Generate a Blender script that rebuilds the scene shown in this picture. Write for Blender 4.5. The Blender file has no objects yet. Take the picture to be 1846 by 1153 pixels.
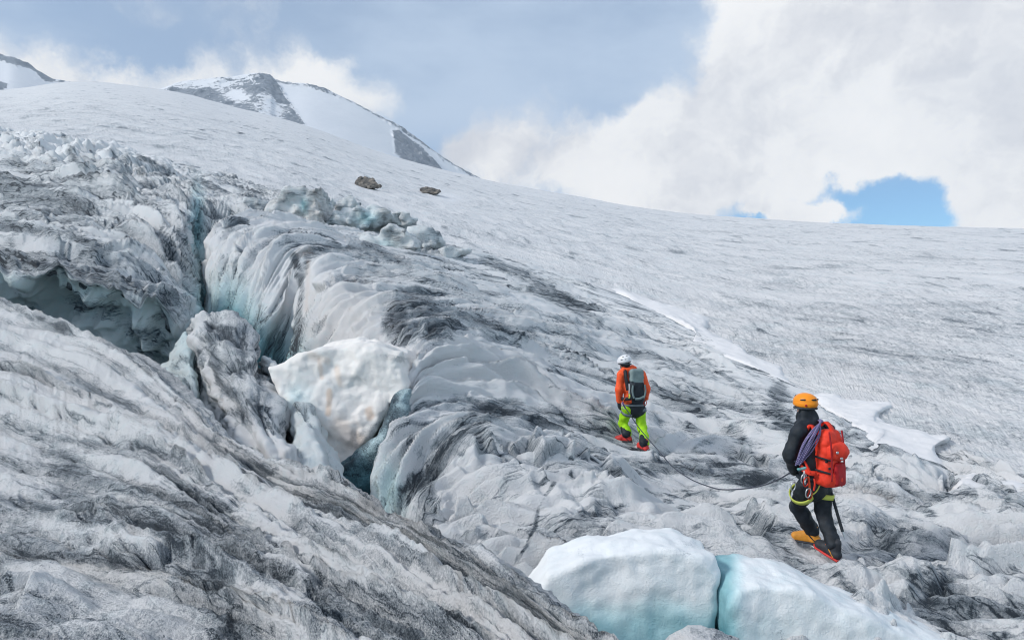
import bpy, math, random
import numpy as np
from concurrent.futures import ThreadPoolExecutor
from mathutils import Vector

# ------------------------------------------------------------------ camera, sky, sun, exposure
scene = bpy.context.scene
COL = scene.collection
F_PX, CU, CV, ZC = 1333.0, 923.0, 576.5, 3.0          # focal length in photo pixels, principal point, eye height

cam_d = bpy.data.cameras.new('camera')
cam = bpy.data.objects.new('camera', cam_d)
COL.objects.link(cam)
cam.location = (0, 0, ZC)
cam.rotation_euler = (math.radians(90), 0, 0)
cam_d.sensor_width = 36.0
cam_d.lens = 36.0 * F_PX / 1846.0
cam_d.clip_start = 0.1
cam_d.clip_end = 20000
scene.camera = cam

SUN_EL, SUN_AZ = math.radians(36), math.radians(-108)   # azimuth from +Y towards +X: behind and to the left
sun_dir = Vector((math.sin(SUN_AZ) * math.cos(SUN_EL), math.cos(SUN_AZ) * math.cos(SUN_EL), math.sin(SUN_EL)))
sun_d = bpy.data.lights.new('sun', 'SUN')
sun_d.energy = 2.7
sun_d.angle = math.radians(12)
sun_d.color = (1.0, 0.96, 0.91)
sun = bpy.data.objects.new('sun', sun_d)
COL.objects.link(sun)
sun.rotation_euler = (-sun_dir).to_track_quat('-Z', 'Y').to_euler()

scene.view_settings.view_transform = 'Standard'
scene.view_settings.look = 'None'
scene.view_settings.exposure = 0.0
scene.view_settings.gamma = 1.0
scene.view_settings.use_curve_mapping = False
scene.render.engine = 'CYCLES'
scene.cycles.filter_width = 1.1


class NT:
    """tiny node-tree helper"""
    def __init__(self, tree):
        self.t = tree

    def n(self, kind, **kw):
        nd = self.t.nodes.new(kind)
        for k, v in kw.items():
            setattr(nd, k, v)
        return nd

    def link(self, a, b):
        self.t.links.new(a, b)

    def put(self, sock, v):
        if hasattr(v, 'is_linked') or isinstance(v, bpy.types.NodeSocket):
            self.t.links.new(v, sock)
        else:
            sock.default_value = v

    def math(self, op, a, b=None, c=None, clamp=False):
        nd = self.n('ShaderNodeMath', operation=op, use_clamp=clamp)
        self.put(nd.inputs[0], a)
        if b is not None:
            self.put(nd.inputs[1], b)
        if c is not None:
            self.put(nd.inputs[2], c)
        return nd.outputs[0]

    def vmath(self, op, a, b=None, scale=None):
        nd = self.n('ShaderNodeVectorMath', operation=op)
        self.put(nd.inputs[0], a)
        if b is not None:
            self.put(nd.inputs[1], b)
        if scale is not None:
            self.put(nd.inputs['Scale'], scale)
        return nd.outputs[0] if op not in ('LENGTH', 'DOT_PRODUCT', 'DISTANCE') else nd.outputs['Value']

    def noise(self, vec, scale, detail=4, rough=0.55, dist=0.0, lac=2.0):
        nd = self.n('ShaderNodeTexNoise')
        self.put(nd.inputs['Vector'], vec)
        self.put(nd.inputs['Scale'], scale)
        nd.inputs['Detail'].default_value = detail
        nd.inputs['Roughness'].default_value = rough
        nd.inputs['Lacunarity'].default_value = lac
        nd.inputs['Distortion'].default_value = dist
        return nd

    def smooth(self, v, lo, hi):
        nd = self.n('ShaderNodeMapRange', interpolation_type='SMOOTHSTEP')
        self.put(nd.inputs['Value'], v)
        self.put(nd.inputs['From Min'], lo)
        self.put(nd.inputs['From Max'], hi)
        return nd.outputs[0]

    def mix(self, f, a, b):
        nd = self.n('ShaderNodeMix', data_type='RGBA')
        self.put(nd.inputs['Factor'], f)
        self.put(nd.inputs['A'], a)
        self.put(nd.inputs['B'], b)
        return nd.outputs['Result']

    def ramp(self, f, stops):
        nd = self.n('ShaderNodeValToRGB')
        e = nd.color_ramp.elements
        while len(e) < len(stops):
            e.new(0.5)
        for el, (p, c) in zip(e, stops):
            el.position = p
            el.color = (*c, 1)
        self.put(nd.inputs[0], f)
        return nd.outputs[0]


def rgb(c):
    return (c[0], c[1], c[2], 1.0)


def px_dir(u, v):
    d = Vector(((u - CU) / F_PX, 1.0, -(v - CV) / F_PX))
    return d.normalized()


def build_world():
    w = bpy.data.worlds.new('World')
    scene.world = w
    w.use_nodes = True
    t = NT(w.node_tree)
    w.node_tree.nodes.clear()
    out = t.n('ShaderNodeOutputWorld')
    bg = t.n('ShaderNodeBackground')
    bg.inputs['Strength'].default_value = 0.1
    t.link(bg.outputs[0], out.inputs[0])
    sky = t.n('ShaderNodeTexSky', sky_type='NISHITA', sun_disc=False)
    sky.sun_elevation = SUN_EL
    sky.sun_rotation = SUN_AZ
    sky.altitude = 2800
    sky.air_density = 1.0
    sky.dust_density = 0.6
    sky.ozone_density = 1.0
    d = t.n('ShaderNodeTexCoord').outputs['Generated']
    # cumulus: noise with a turbulent edge plus banks and gaps where the photograph has them
    warp = t.noise(d, 3.2, 3, 0.55)
    wv = t.vmath('SCALE', t.vmath('SUBTRACT', warp.outputs['Color'], (0.5, 0.5, 0.5)), scale=0.12)
    warp2 = t.noise(d, 13.0, 5, 0.62)
    wv2 = t.vmath('SCALE', t.vmath('SUBTRACT', warp2.outputs['Color'], (0.5, 0.5, 0.5)), scale=0.09)
    dw = t.vmath('ADD', t.vmath('ADD', d, wv), wv2)

    def puff(vec):
        nz = t.noise(vec, 5.5, 10, 0.56).outputs['Fac']
        return t.math('MULTIPLY_ADD', t.math('SUBTRACT', nz, 0.5), 1.7, 0.08)

    LOBES = [   # photo position, radius, weight, vertical squash
        (1600, 40, 400, 0.95, 1.1), (1460, 180, 340, 0.75, 1.5), (1880, 280, 260, 0.8, 0.9), (1650, 220, 240, 0.35, 1.6),
        (1200, 270, 230, 0.75, 1.2), (960, 260, 210, 0.70, 1.3), (805, 258, 150, 0.75, 1.3), (1290, 320, 190, 0.5, 1.4),
        (600, 165, 170, 0.60, 1.6), (520, 150, 90, 0.3, 1.3), (320, 140, 150, 0.5, 2.2), (100, 115, 110, 0.45, 1.4), (200, 130, 80, 0.35, 1.0),
        (1480, 404, 110, 1.0, 3.4), (1240, 382, 60, 0.8, 3.0), (1375, 400, 70, 0.8, 3.5),
        (1590, 392, 160, -0.85, 1.8), (1665, 370, 90, -0.35, 1.2), (1400, 340, 140, 0.35, 1.4),
        (780, 60, 330, -0.70, 1.0), (740, 205, 90, -0.45, 0.8), (1120, 80, 220, -0.70, 1.1), (300, 100, 120, -0.30, 2.0), (240, 90, 60, -0.25, 1.5),
    ]
    dens_h = puff(dw)
    dens = dens_h
    for (u, v, r, wgt, sq) in LOBES:
        diff = t.vmath('MULTIPLY', t.vmath('SUBTRACT', dw, tuple(px_dir(u, v))), (1, 1, sq))
        dens = t.math('MULTIPLY_ADD', t.smooth(t.vmath('LENGTH', diff), r / F_PX, 0.0), wgt, dens)
    shift = t.vmath('ADD', dw, tuple(0.024 * Vector((-0.7, 0.0, 1.0))))
    relief = t.math('SUBTRACT', dens_h, puff(shift))
    alpha = t.smooth(dens, -0.06, 0.48)
    big = t.noise(d, 2.8, 3, 0.5).outputs['Fac']
    sh = t.math('ADD', t.math('MULTIPLY', relief, 0.85), t.math('MULTIPLY_ADD', big, 1.1, 0.10))
    # thicker cloud has the greyer belly
    sh = t.math('SUBTRACT', sh, t.math('MULTIPLY', t.smooth(dens, 0.35, 1.6), 0.12))
    cloud = t.ramp(sh, [(0.26, (0.62, 0.64, 0.69)), (0.46, (0.74, 0.75, 0.78)), (0.64, (0.90, 0.90, 0.90)), (0.85, (0.96, 0.955, 0.945))])
    cl10 = t.vmath('SCALE', cloud, scale=11.4)
    # thin high veil over the blue
    veil = t.noise(t.vmath('MULTIPLY', d, (1.0, 1.0, 2.5)), 2.2, 6, 0.55).outputs['Fac']
    upper = t.math('MULTIPLY', t.math('MULTIPLY_ADD', t.smooth(veil, 0.38, 0.62), 0.45, 0.55), t.smooth(t.vmath('DOT_PRODUCT', d, (0, 0, 1)), 0.14, 0.27))
    blue = t.vmath('MULTIPLY', sky.outputs[0], (SKYG[0], SKYG[1], SKYG[2]))
    skyc = t.mix(t.math('MULTIPLY', upper, 0.90), blue, (5.9, 7.2, 9.0, 1))
    fin = t.mix(alpha, skyc, cl10)
    t.link(fin, bg.inputs['Color'])
    return w


SKYG = (0.85, 1.28, 1.45)
build_world()

# ------------------------------------------------------------------ numeric helpers
rng = np.random.default_rng(7)
_perm = rng.permutation(256).astype(np.int32)
_perm = np.concatenate([_perm, _perm, _perm])
_g3 = np.array([[1, 1, 0], [-1, 1, 0], [1, -1, 0], [-1, -1, 0], [1, 0, 1], [-1, 0, 1], [1, 0, -1], [-1, 0, -1],
                [0, 1, 1], [0, -1, 1], [0, 1, -1], [0, -1, -1], [1, 1, 0], [-1, 1, 0], [0, -1, 1], [0, -1, -1]], np.float32)
_g3x, _g3y, _g3z = (np.ascontiguousarray(_g3[:, k]) for k in range(3))
_ang = np.arange(64) * (2 * np.pi / 64)
_g2 = np.stack([np.cos(_ang), np.sin(_ang)], 1).astype(np.float32)


def _fade(t):
    return t * t * t * (t * (t * 6 - 15) + 10)


_pool = ThreadPoolExecutor(4)


def _split(fn, arrs, seed):
    arrs = np.broadcast_arrays(*arrs)
    shp = arrs[0].shape
    flat = [np.ascontiguousarray(q, np.float32).ravel() for q in arrs]
    n = flat[0].size
    if n < 40000:
        return fn(*flat, seed).reshape(shp)
    cuts = np.linspace(0, n, 1 + max(4, n // 60000)).astype(int)
    return np.concatenate(list(_pool.map(lambda k: fn(*[q[cuts[k]:cuts[k + 1]] for q in flat], seed), range(len(cuts) - 1)))).reshape(shp)


def perlin2(x, y, seed=0):
    return _split(_perlin2, (x, y), seed)


def perlin3(x, y, z, seed=0):
    return _split(_perlin3, (x, y, z), seed)


def _perlin2(x, y, seed=0):
    x = np.asarray(x, np.float32) + seed * 17.31
    y = np.asarray(y, np.float32) + seed * 9.77
    xi = np.floor(x).astype(np.int32)
    yi = np.floor(y).astype(np.int32)
    xf, yf = x - xi, y - yi
    xi &= 255
    yi &= 255
    u, v = _fade(xf), _fade(yf)

    def g(ix, iy, dx, dy):
        h = _perm[_perm[ix] + iy] & 63
        return _g2[h, 0] * dx + _g2[h, 1] * dy
    a = g(xi, yi, xf, yf)
    b = g(xi + 1, yi, xf - 1, yf)
    c = g(xi, yi + 1, xf, yf - 1)
    d = g(xi + 1, yi + 1, xf - 1, yf - 1)
    return ((a + (b - a) * u) + ((c + (d - c) * u) - (a + (b - a) * u)) * v) * 1.5


def _perlin3(x, y, z, seed=0):
    x = np.asarray(x, np.float32) + seed * 13.13
    y = np.asarray(y, np.float32) + seed * 7.71
    z = np.asarray(z, np.float32) + seed * 3.37
    xi = np.floor(x).astype(np.int32)
    yi = np.floor(y).astype(np.int32)
    zi = np.floor(z).astype(np.int32)
    xf, yf, zf = x - xi, y - yi, z - zi
    xi &= 255
    yi &= 255
    zi &= 255
    u, v, w = _fade(xf), _fade(yf), _fade(zf)

    def g(ox, oy, oz):
        h = _perm[_perm[_perm[xi + ox] + yi + oy] + zi + oz] & 15
        return _g3x[h] * (xf - ox) + _g3y[h] * (yf - oy) + _g3z[h] * (zf - oz)

    def lerp(a, b, t):
        return a + (b - a) * t
    return lerp(lerp(lerp(g(0, 0, 0), g(1, 0, 0), u), lerp(g(0, 1, 0), g(1, 1, 0), u), v),
                lerp(lerp(g(0, 0, 1), g(1, 0, 1), u), lerp(g(0, 1, 1), g(1, 1, 1), u), v), w)


def fbm2(x, y, octv=4, seed=0, gain=0.5):
    s, a, f = 0, 1.0, 1.0
    for o in range(octv):
        s = s + a * perlin2(x * f, y * f, seed + o)
        a *= gain
        f *= 2.03
    return s


def fbm3(p, scale, octv=4, seed=0, gain=0.5):
    s, a, f = 0, 1.0, 1.0 / scale
    for o in range(octv):
        s = s + a * perlin3(p[..., 0] * f, p[..., 1] * f, p[..., 2] * f, seed + o)
        a *= gain
        f *= 2.03
    return s


def sstep(x, lo, hi):
    t = np.clip((x - lo) / (hi - lo), 0, 1)
    return t * t * (3 - 2 * t)


def P(u, v, Y):
    return ((u - CU) / F_PX * Y, Y, ZC - (v - CV) / F_PX * Y)


def proj(p):
    y = np.maximum(p[..., 1], 0.3)
    return CU + F_PX * p[..., 0] / y, CV - F_PX * (p[..., 2] - ZC) / y


def spline_w(pos, n):
    """Catmull-Rom weights (len(pos) x n) for parameters pos in 0..n-1"""
    W = np.zeros((len(pos), n))
    i = np.clip(np.floor(pos).astype(int), 0, n - 2)
    t = pos - i
    cf = [-0.5 * t + t ** 2 - 0.5 * t ** 3, 1 - 2.5 * t ** 2 + 1.5 * t ** 3, 0.5 * t + 2 * t ** 2 - 1.5 * t ** 3, -0.5 * t ** 2 + 0.5 * t ** 3]
    r = np.arange(len(pos))
    for k in range(4):
        j = i + k - 1
        # mirror-extrapolate at the ends
        lo = j < 0
        hi = j > n - 1
        ok = ~(lo | hi)
        np.add.at(W, (r[ok], j[ok]), cf[k][ok])
        np.add.at(W, (r[lo], np.zeros(lo.sum(), int)), 2 * cf[k][lo])
        np.add.at(W, (r[lo], np.ones(lo.sum(), int)), -cf[k][lo])
        np.add.at(W, (r[hi], np.full(hi.sum(), n - 1)), 2 * cf[k][hi])
        np.add.at(W, (r[hi], np.full(hi.sum(), n - 2)), -cf[k][hi])
    return W


def even_params(C, n, axis):
    """parameters along axis of the control grid so that samples are even in apparent size"""
    d = np.diff(C, axis=axis)
    y = np.maximum(np.take(C, range(1, C.shape[axis]), axis)[..., 1], 2.5)
    L = np.linalg.norm(d, axis=2) / y
    L = L.mean(axis=1 - axis) * 0.7 + L.max(axis=1 - axis) * 0.3
    cum = np.concatenate([[0], np.cumsum(L)])
    return np.interp(np.linspace(0, cum[-1], n), cum, np.arange(len(cum)))


def normals(G):
    du = np.gradient(G, axis=1)
    dv = np.gradient(G, axis=0)
    N = np.cross(du, dv)
    N /= np.maximum(np.linalg.norm(N, axis=2, keepdims=True), 1e-9)
    return N


def blur(A, k):
    """box blur along both axes, twice"""
    for _ in range(2):
        for ax in (0, 1):
            pad = [(0, 0)] * A.ndim
            pad[ax] = (k + 1, k)
            B = np.cumsum(np.pad(A, pad, mode='edge'), axis=ax)
            n = A.shape[ax]
            A = (np.take(B, range(2 * k + 1, 2 * k + 1 + n), ax) - np.take(B, range(0, n), ax)) / (2 * k + 1)
    return A


class Sheet:
    """a surface lofted through rows of photo-measured points, rows following the ice foliation"""
    def __init__(self, rows, nr, nc, metric=0.5, xyz=False):
        C = np.array(rows, float) if xyz else np.array([[P(*q) for q in r] for r in rows], float)
        pr = even_params(C, nr, 0)
        pc = even_params(C, nc, 1)
        Wr, Wc = spline_w(pr, C.shape[0]), spline_w(pc, C.shape[1])
        self.G = np.einsum('ir,rcx,jc->ijx', Wr, C, Wc)
        G = self.G
        self.row = np.repeat(pr[:, None], nc, 1)
        self.colp = np.repeat(pc[None], nr, 0)
        la = np.concatenate([np.zeros((nr, 1)), np.cumsum(np.linalg.norm(np.diff(G, axis=1), axis=2), 1)], 1)
        lc = np.concatenate([np.zeros((1, nc)), np.cumsum(np.linalg.norm(np.diff(G, axis=0), axis=2), 0)], 0)
        self.a = metric * la + (1 - metric) * la.mean(0, keepdims=True)
        self.c = metric * lc + (1 - metric) * lc.mean(1, keepdims=True)
        N = normals(G)
        cam_v = np.array([0, 0, ZC]) - G
        if (N * cam_v).sum(2).mean() < 0:
            N = -N
            self.flip = True
        else:
            self.flip = False
        self.N = blur(N, 4)
        self.u, self.v = proj(G)
        self.attr = {}

    def disp(self, h):
        self.G = self.G + self.N * np.asarray(h)[..., None]

    def mesh(self, name, mat, parent=None):
        G = self.G
        nr, nc = G.shape[:2]
        idx = np.arange(nr * nc, dtype=np.int32).reshape(nr, nc)
        q = np.stack([idx[:-1, :-1], idx[:-1, 1:], idx[1:, 1:], idx[1:, :-1]], -1).reshape(-1, 4)
        if self.flip:
            q = q[:, ::-1]
        return grid_object(name, G.reshape(-1, 3), q, mat, {k: v.ravel() for k, v in self.attr.items()},
                           np.stack([self.a.ravel(), self.c.ravel()], 1), parent)


def grid_object(name, V, Q, mat, attrs=None, uv=None, parent=None, smooth=True):
    me = bpy.data.meshes.new(name)
    n, k = Q.shape
    me.vertices.add(len(V))
    me.vertices.foreach_set('co', np.ascontiguousarray(V, np.float32).ravel())
    me.loops.add(n * k)
    me.loops.foreach_set('vertex_index', np.ascontiguousarray(Q, np.int32).ravel())
    me.polygons.add(n)
    me.polygons.foreach_set('loop_start', np.arange(0, n * k, k, dtype=np.int32))
    me.update(calc_edges=True)
    if smooth:
        me.polygons.foreach_set('use_smooth', np.ones(n, bool))
    for kk, vals in (attrs or {}).items():
        at = me.attributes.new(kk, 'FLOAT', 'POINT')
        at.data.foreach_set('value', np.ascontiguousarray(vals, np.float32))
    if uv is not None:
        at = me.attributes.new('fol', 'FLOAT2', 'POINT')
        at.data.foreach_set('vector', np.ascontiguousarray(uv, np.float32).ravel())
    me.validate()
    ob = bpy.data.objects.new(name, me)
    COL.objects.link(ob)
    if mat is not None:
        me.materials.append(mat)
    if parent is not None:
        ob.parent = parent
    return ob


def tag(o, label=None, cat=None, group=None, kind=None):
    for k, v in (('label', label), ('category', cat), ('group', group), ('kind', kind)):
        if v is not None:
            o[k] = v
    return o


def seg_dist(u, v, pts):
    best = np.full(u.shape, 1e9)
    for (x0, y0), (x1, y1) in zip(pts[:-1], pts[1:]):
        dx, dy = x1 - x0, y1 - y0
        t = np.clip(((u - x0) * dx + (v - y0) * dy) / (dx * dx + dy * dy + 1e-9), 0, 1)
        best = np.minimum(best, np.hypot(u - x0 - t * dx, v - y0 - t * dy))
    return best


def strokes(u, v, lst, jit=0.35, seed=5):
    """dirt or snow streaks: (strength, half width, polyline)"""
    out = np.zeros(u.shape)
    nz = perlin2(u / 23, v / 17, seed) + 0.6 * perlin2(u / 9, v / 7, seed + 1)
    for s, w, pts in lst:
        d = seg_dist(u, v, pts) / w * (1 + jit * nz)
        out = np.maximum(out, s * (1 - sstep(d, 0.25, 1.15))) if s > 0 else out
        if s < 0:
            out = out + s * (1 - sstep(d, 0.25, 1.15))
    return out


def blob(u, v, u0, v0, ru, rv, ang=0.0):
    c, s = math.cos(math.radians(ang)), math.sin(math.radians(ang))
    x, y = u - u0, v - v0
    X, Y = (x * c + y * s) / ru, (-x * s + y * c) / rv
    return np.exp(-(X * X + Y * Y))


def inside(u, v, poly):
    r = np.zeros(u.shape, bool)
    n = len(poly)
    for i in range(n):
        x0, y0 = poly[i]
        x1, y1 = poly[(i + 1) % n]
        cond = ((y0 > v) != (y1 > v))
        with np.errstate(divide='ignore', invalid='ignore'):
            xi = (x1 - x0) * (v - y0) / (y1 - y0 + 1e-12) + x0
        r ^= cond & (u < xi)
    return r


def poly_sd(u, v, poly):
    d = seg_dist(u, v, list(poly) + [poly[0]])
    return np.where(inside(u, v, poly), -d, d)


# ------------------------------------------------------------------ materials
def principled(name):
    m = bpy.data.materials.new(name)
    m.use_nodes = True
    t = NT(m.node_tree)
    b = m.node_tree.nodes['Principled BSDF']
    return m, t, b


def attr(t, name):
    return t.n('ShaderNodeAttribute', attribute_name=name)


def ice_material(name, white=(0.71, 0.712, 0.72), dirt=(0.030, 0.042, 0.056), streak=(2.6, 12.0), grain=38.0, bump=0.05, contrast=1.0, grit=1.0, lines=1.0):
    m, t, b = principled(name)
    uv = attr(t, 'fol').outputs['Vector']
    pos = t.n('ShaderNodeTexCoord').outputs['Object']
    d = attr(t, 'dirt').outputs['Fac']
    bl = attr(t, 'blue').outputs['Fac']
    sn = attr(t, 'snow').outputs['Fac']
    wm = attr(t, 'warm').outputs['Fac']
    wp = t.noise(pos, 0.9, 3, 0.5).outputs['Color']
    uvw = t.vmath('ADD', uv, t.vmath('SCALE', t.vmath('SUBTRACT', wp, (0.5, 0.5, 0.5)), scale=0.12))
    n1 = t.noise(t.vmath('MULTIPLY', uvw, (streak[0], streak[1], 1)), 1.0, 5, 0.62).outputs['Fac']
    n2 = t.noise(t.vmath('MULTIPLY', uvw, (streak[0] * 0.35, streak[1] * 0.28, 1)), 1.0, 4, 0.55).outputs['Fac']
    n3 = t.noise(pos, grain, 4, 0.7).outputs['Fac']
    n4 = t.noise(pos, grain * 0.16, 4, 0.6).outputs['Fac']
    n5 = t.noise(pos, grain * 2.3, 2, 0.6).outputs['Fac']
    speck = t.smooth(n5, 0.40, 0.62)
    k = 1.0 * contrast
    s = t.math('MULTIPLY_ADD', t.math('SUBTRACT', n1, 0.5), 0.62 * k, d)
    s = t.math('MULTIPLY_ADD', t.math('SUBTRACT', n2, 0.5), 0.55 * k, s)
    s = t.math('MULTIPLY_ADD', t.math('SUBTRACT', n3, 0.5), (0.55 + 0.50 * grit) * k, s)
    s = t.math('MULTIPLY_ADD', t.math('MULTIPLY', t.math('SUBTRACT', speck, 0.45), t.smooth(d, 0.05, 0.5)), 0.34 * grit * k, s)
    s = t.math('MULTIPLY_ADD', t.math('SUBTRACT', n4, 0.5), 0.36 * k, s)
    gate = t.smooth(t.math('ADD', d, t.math('MULTIPLY', t.math('SUBTRACT', n2, 0.5), 1.4)), -0.05, 0.5)
    for (fa, fc, wd, wt) in ((0.30, 0.45, 0.026, 0.42), (0.7, 1.0, 0.034, 0.22)):
        nc = t.noise(t.vmath('MULTIPLY', uvw, (streak[0] * fa, streak[1] * fc, 1)), 1.0, 3, 0.5).outputs['Fac']
        ck = t.math('SUBTRACT', 1.0, t.smooth(t.math('ABSOLUTE', t.math('SUBTRACT', nc, 0.5)), 0.0, wd))
        s = t.math('MULTIPLY_ADD', t.math('MULTIPLY', t.math('MULTIPLY', ck, gate), t.math('MULTIPLY_ADD', speck, 0.9 * grit, 1.0 - 0.9 * grit)), wt * lines * k, s)
    s = t.math('SUBTRACT', s, t.math('MULTIPLY', sn, 0.5))
    mid = (0.53 * white[0], 0.56 * white[1], 0.585 * white[2])
    mid2 = (0.24 * white[0], 0.275 * white[1], 0.305 * white[2])
    col = t.ramp(s, [(0.14, white), (0.42, mid), (0.70, mid2), (1.0, dirt)])
    blue_c = t.ramp(t.math('ADD', bl, t.math('MULTIPLY', t.math('SUBTRACT', n4, 0.5), 0.35)), [(0.0, white), (0.35, (0.58, 0.73, 0.76)), (0.75, (0.26, 0.48, 0.53)), (1.0, (0.09, 0.25, 0.30))])
    col2 = t.n('ShaderNodeMix', data_type='RGBA', blend_type='MULTIPLY')
    col2.inputs['Factor'].default_value = 1.0
    white_inv = tuple(1.0 / w for w in white)
    t.link(col, col2.inputs['A'])
    t.link(t.vmath('MULTIPLY', blue_c, white_inv), col2.inputs['B'])
    snc = t.mix(t.math('MULTIPLY', t.smooth(sn, 0.3, 0.7), 0.9), col2.outputs['Result'], (0.78, 0.775, 0.785, 1))
    fin = t.mix(t.math('MULTIPLY', wm, 0.8), snc, (0.62, 0.45, 0.33, 1))
    t.link(fin, b.inputs['Base Color'])
    rough = t.math('MULTIPLY_ADD', n3, 0.5, 0.30)
    t.link(rough, b.inputs['Roughness'])
    b.inputs['Specular IOR Level'].default_value = 0.35
    h = t.math('ADD', t.math('MULTIPLY', n3, 0.9), t.math('ADD', t.math('MULTIPLY', n1, 0.7), t.math('MULTIPLY', n5, 0.35)))
    bp = t.n('ShaderNodeBump')
    bp.inputs['Strength'].default_value = 0.9
    bp.inputs['Distance'].default_value = bump
    t.link(h, bp.inputs['Height'])
    t.link(bp.outputs[0], b.inputs['Normal'])
    return m


M_ICE = ice_material('glacier_ice', streak=(1.9, 12.0), grit=0.8, lines=1.6)
M_FLOW = ice_material('glacier_flow_ice', white=(0.745, 0.75, 0.76), streak=(1.7, 13.0), grit=0.35, lines=1.6)
M_FAR = ice_material('glacier_far', white=(0.72, 0.712, 0.712), streak=(1.9, 1.0), grain=4.5, bump=0.14, contrast=0.72)
M_BLOCK = ice_material('clean_ice', white=(0.76, 0.785, 0.80), streak=(2.0, 3.0), bump=0.010, contrast=0.7)
M_DARKICE = ice_material('dark_ice', streak=(3.0, 2.0), bump=0.03, contrast=0.9)
M_SNOW = ice_material('old_snow', white=(0.80, 0.775, 0.75), streak=(2.0, 3.0), bump=0.015, contrast=0.5)


# ------------------------------------------------------------------ glacier sheets
def foliation(S, seed, ribs=0.30, fine=0.07, rib_w=1.1, fine_w=0.32, warp=0.8, lump=0.25, lump_s=3.0, amp=1.0, stretch=7.0, plates=0.12, plate_w=0.7, dirtiness=0.0, rough=0.045, gscale=1.0):
    """displace a sheet into flow-banded, weathered ice and derive its dirt bands and darker plate lips"""
    a, c = S.a, S.c
    w1 = perlin2(a / 5.5, c / 4.5, seed) * warp + perlin2(a / 2.4, c / 2.0, seed + 1) * warp * 0.16
    cw = c + w1
    base = fbm3(S.G, lump_s, 3, seed + 2)
    r1 = np.abs(perlin2(a / stretch, cw / rib_w, seed + 3))            # sharp troughs, round tops
    r2 = np.abs(perlin2(a / (stretch * 0.62), cw / (rib_w * 0.42), seed + 4))
    r3 = np.abs(perlin2(a / (stretch * 0.30), cw / fine_w, seed + 5))
    r4 = np.abs(perlin2(a / (stretch * 0.20), cw / (fine_w * 0.42), seed + 6))
    lumps = fbm3(S.G, 0.75, 2, seed + 8)
    grit = fbm3(S.G, 0.16 * gscale, 2, seed + 31)
    patch = fbm2(a / 3.0, c / 2.2, 3, seed + 11)
    # overlapping plates: melted-back layers, each with a sharp lip
    dc = np.abs(np.gradient(c, axis=0)) + 1e-4
    fade4 = np.clip(fine_w * 0.42 / (4 * dc), 0, 1)
    cup = -np.abs(perlin3(S.G[..., 0] / (0.34 * gscale), S.G[..., 1] / (0.34 * gscale), S.G[..., 2] / (0.34 * gscale), seed + 41)) - 0.5 * np.abs(perlin3(S.G[..., 0] / (0.15 * gscale), S.G[..., 1] / (0.15 * gscale), S.G[..., 2] / (0.15 * gscale), seed + 42))
    pl = np.zeros(a.shape)
    lip_dark = np.zeros(a.shape)
    for k, (lw, am) in enumerate(((plate_w, 1.0), (plate_w * 0.43, 0.45))):
        ph = cw / lw + 1.3 * perlin2(a / (stretch * 0.7), cw / (lw * 2.2), seed + 20 + k) + 0.24 * perlin2(a / (stretch * 0.15), cw / (lw * 0.8), seed + 24 + k) + 0.16 * perlin2(a / 0.35, cw / 0.3, seed + 26 + k)
        fr = ph - np.floor(ph)
        pres = sstep(perlin2(a / (stretch * 0.5), np.floor(ph) * 3.7 + 0.5, seed + 28 + k), -0.25, 0.35)
        prof = np.where(fr < 0.88, fr / 0.88, 1 - sstep(fr, 0.88, 0.99))
        pl += am * (pres * prof - 0.3)
        lip_dark += am * pres * sstep(fr, 0.86, 0.95) + am * 0.7 * (1 - sstep(fr, 0.0, 0.08)) * sstep(patch, -0.3, 0.3)  # darker line along the lip of each plate
    h = lump * base + ribs * (r1 - 0.3) * 1.6 + ribs * 0.55 * (r2 - 0.3) * 1.4 + fine * (r3 - 0.3) * 1.5 + fine * 0.55 * (r4 - 0.3) * fade4 + 2.4 * rough * (cup + 0.3) + rough * lumps + 0.30 * rough * grit + plates * pl
    S.disp(h * amp)
    band = fbm2(a / (stretch * 1.6), cw / (rib_w * 1.5), 4, seed + 9)
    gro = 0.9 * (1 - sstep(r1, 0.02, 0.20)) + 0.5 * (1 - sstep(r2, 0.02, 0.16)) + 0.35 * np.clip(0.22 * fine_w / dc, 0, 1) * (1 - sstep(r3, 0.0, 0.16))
    thin = 0.05 + 1.2 * dc / (fine_w * 1.5)
    crack = np.clip(0.06 / thin, 0, 1) * (1 - sstep(np.abs(perlin2(a / (stretch * 0.6), cw / (fine_w * 1.5), seed + 13)) / thin, 0.0, 1.0)) * sstep(patch, -0.15, 0.45)
    dirt = 0.14 + dirtiness + 0.20 * band + 0.38 * gro * (0.45 + 0.8 * sstep(patch, -0.5, 0.5)) + 0.07 * patch + 0.30 * np.clip(lip_dark, 0, 1.2) + 0.62 * crack
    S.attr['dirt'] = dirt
    S.attr['blue'] = np.zeros(a.shape)
    S.attr['snow'] = np.zeros(a.shape)
    S.attr['warm'] = np.zeros(a.shape)
    S.u, S.v = proj(S.G)


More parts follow.
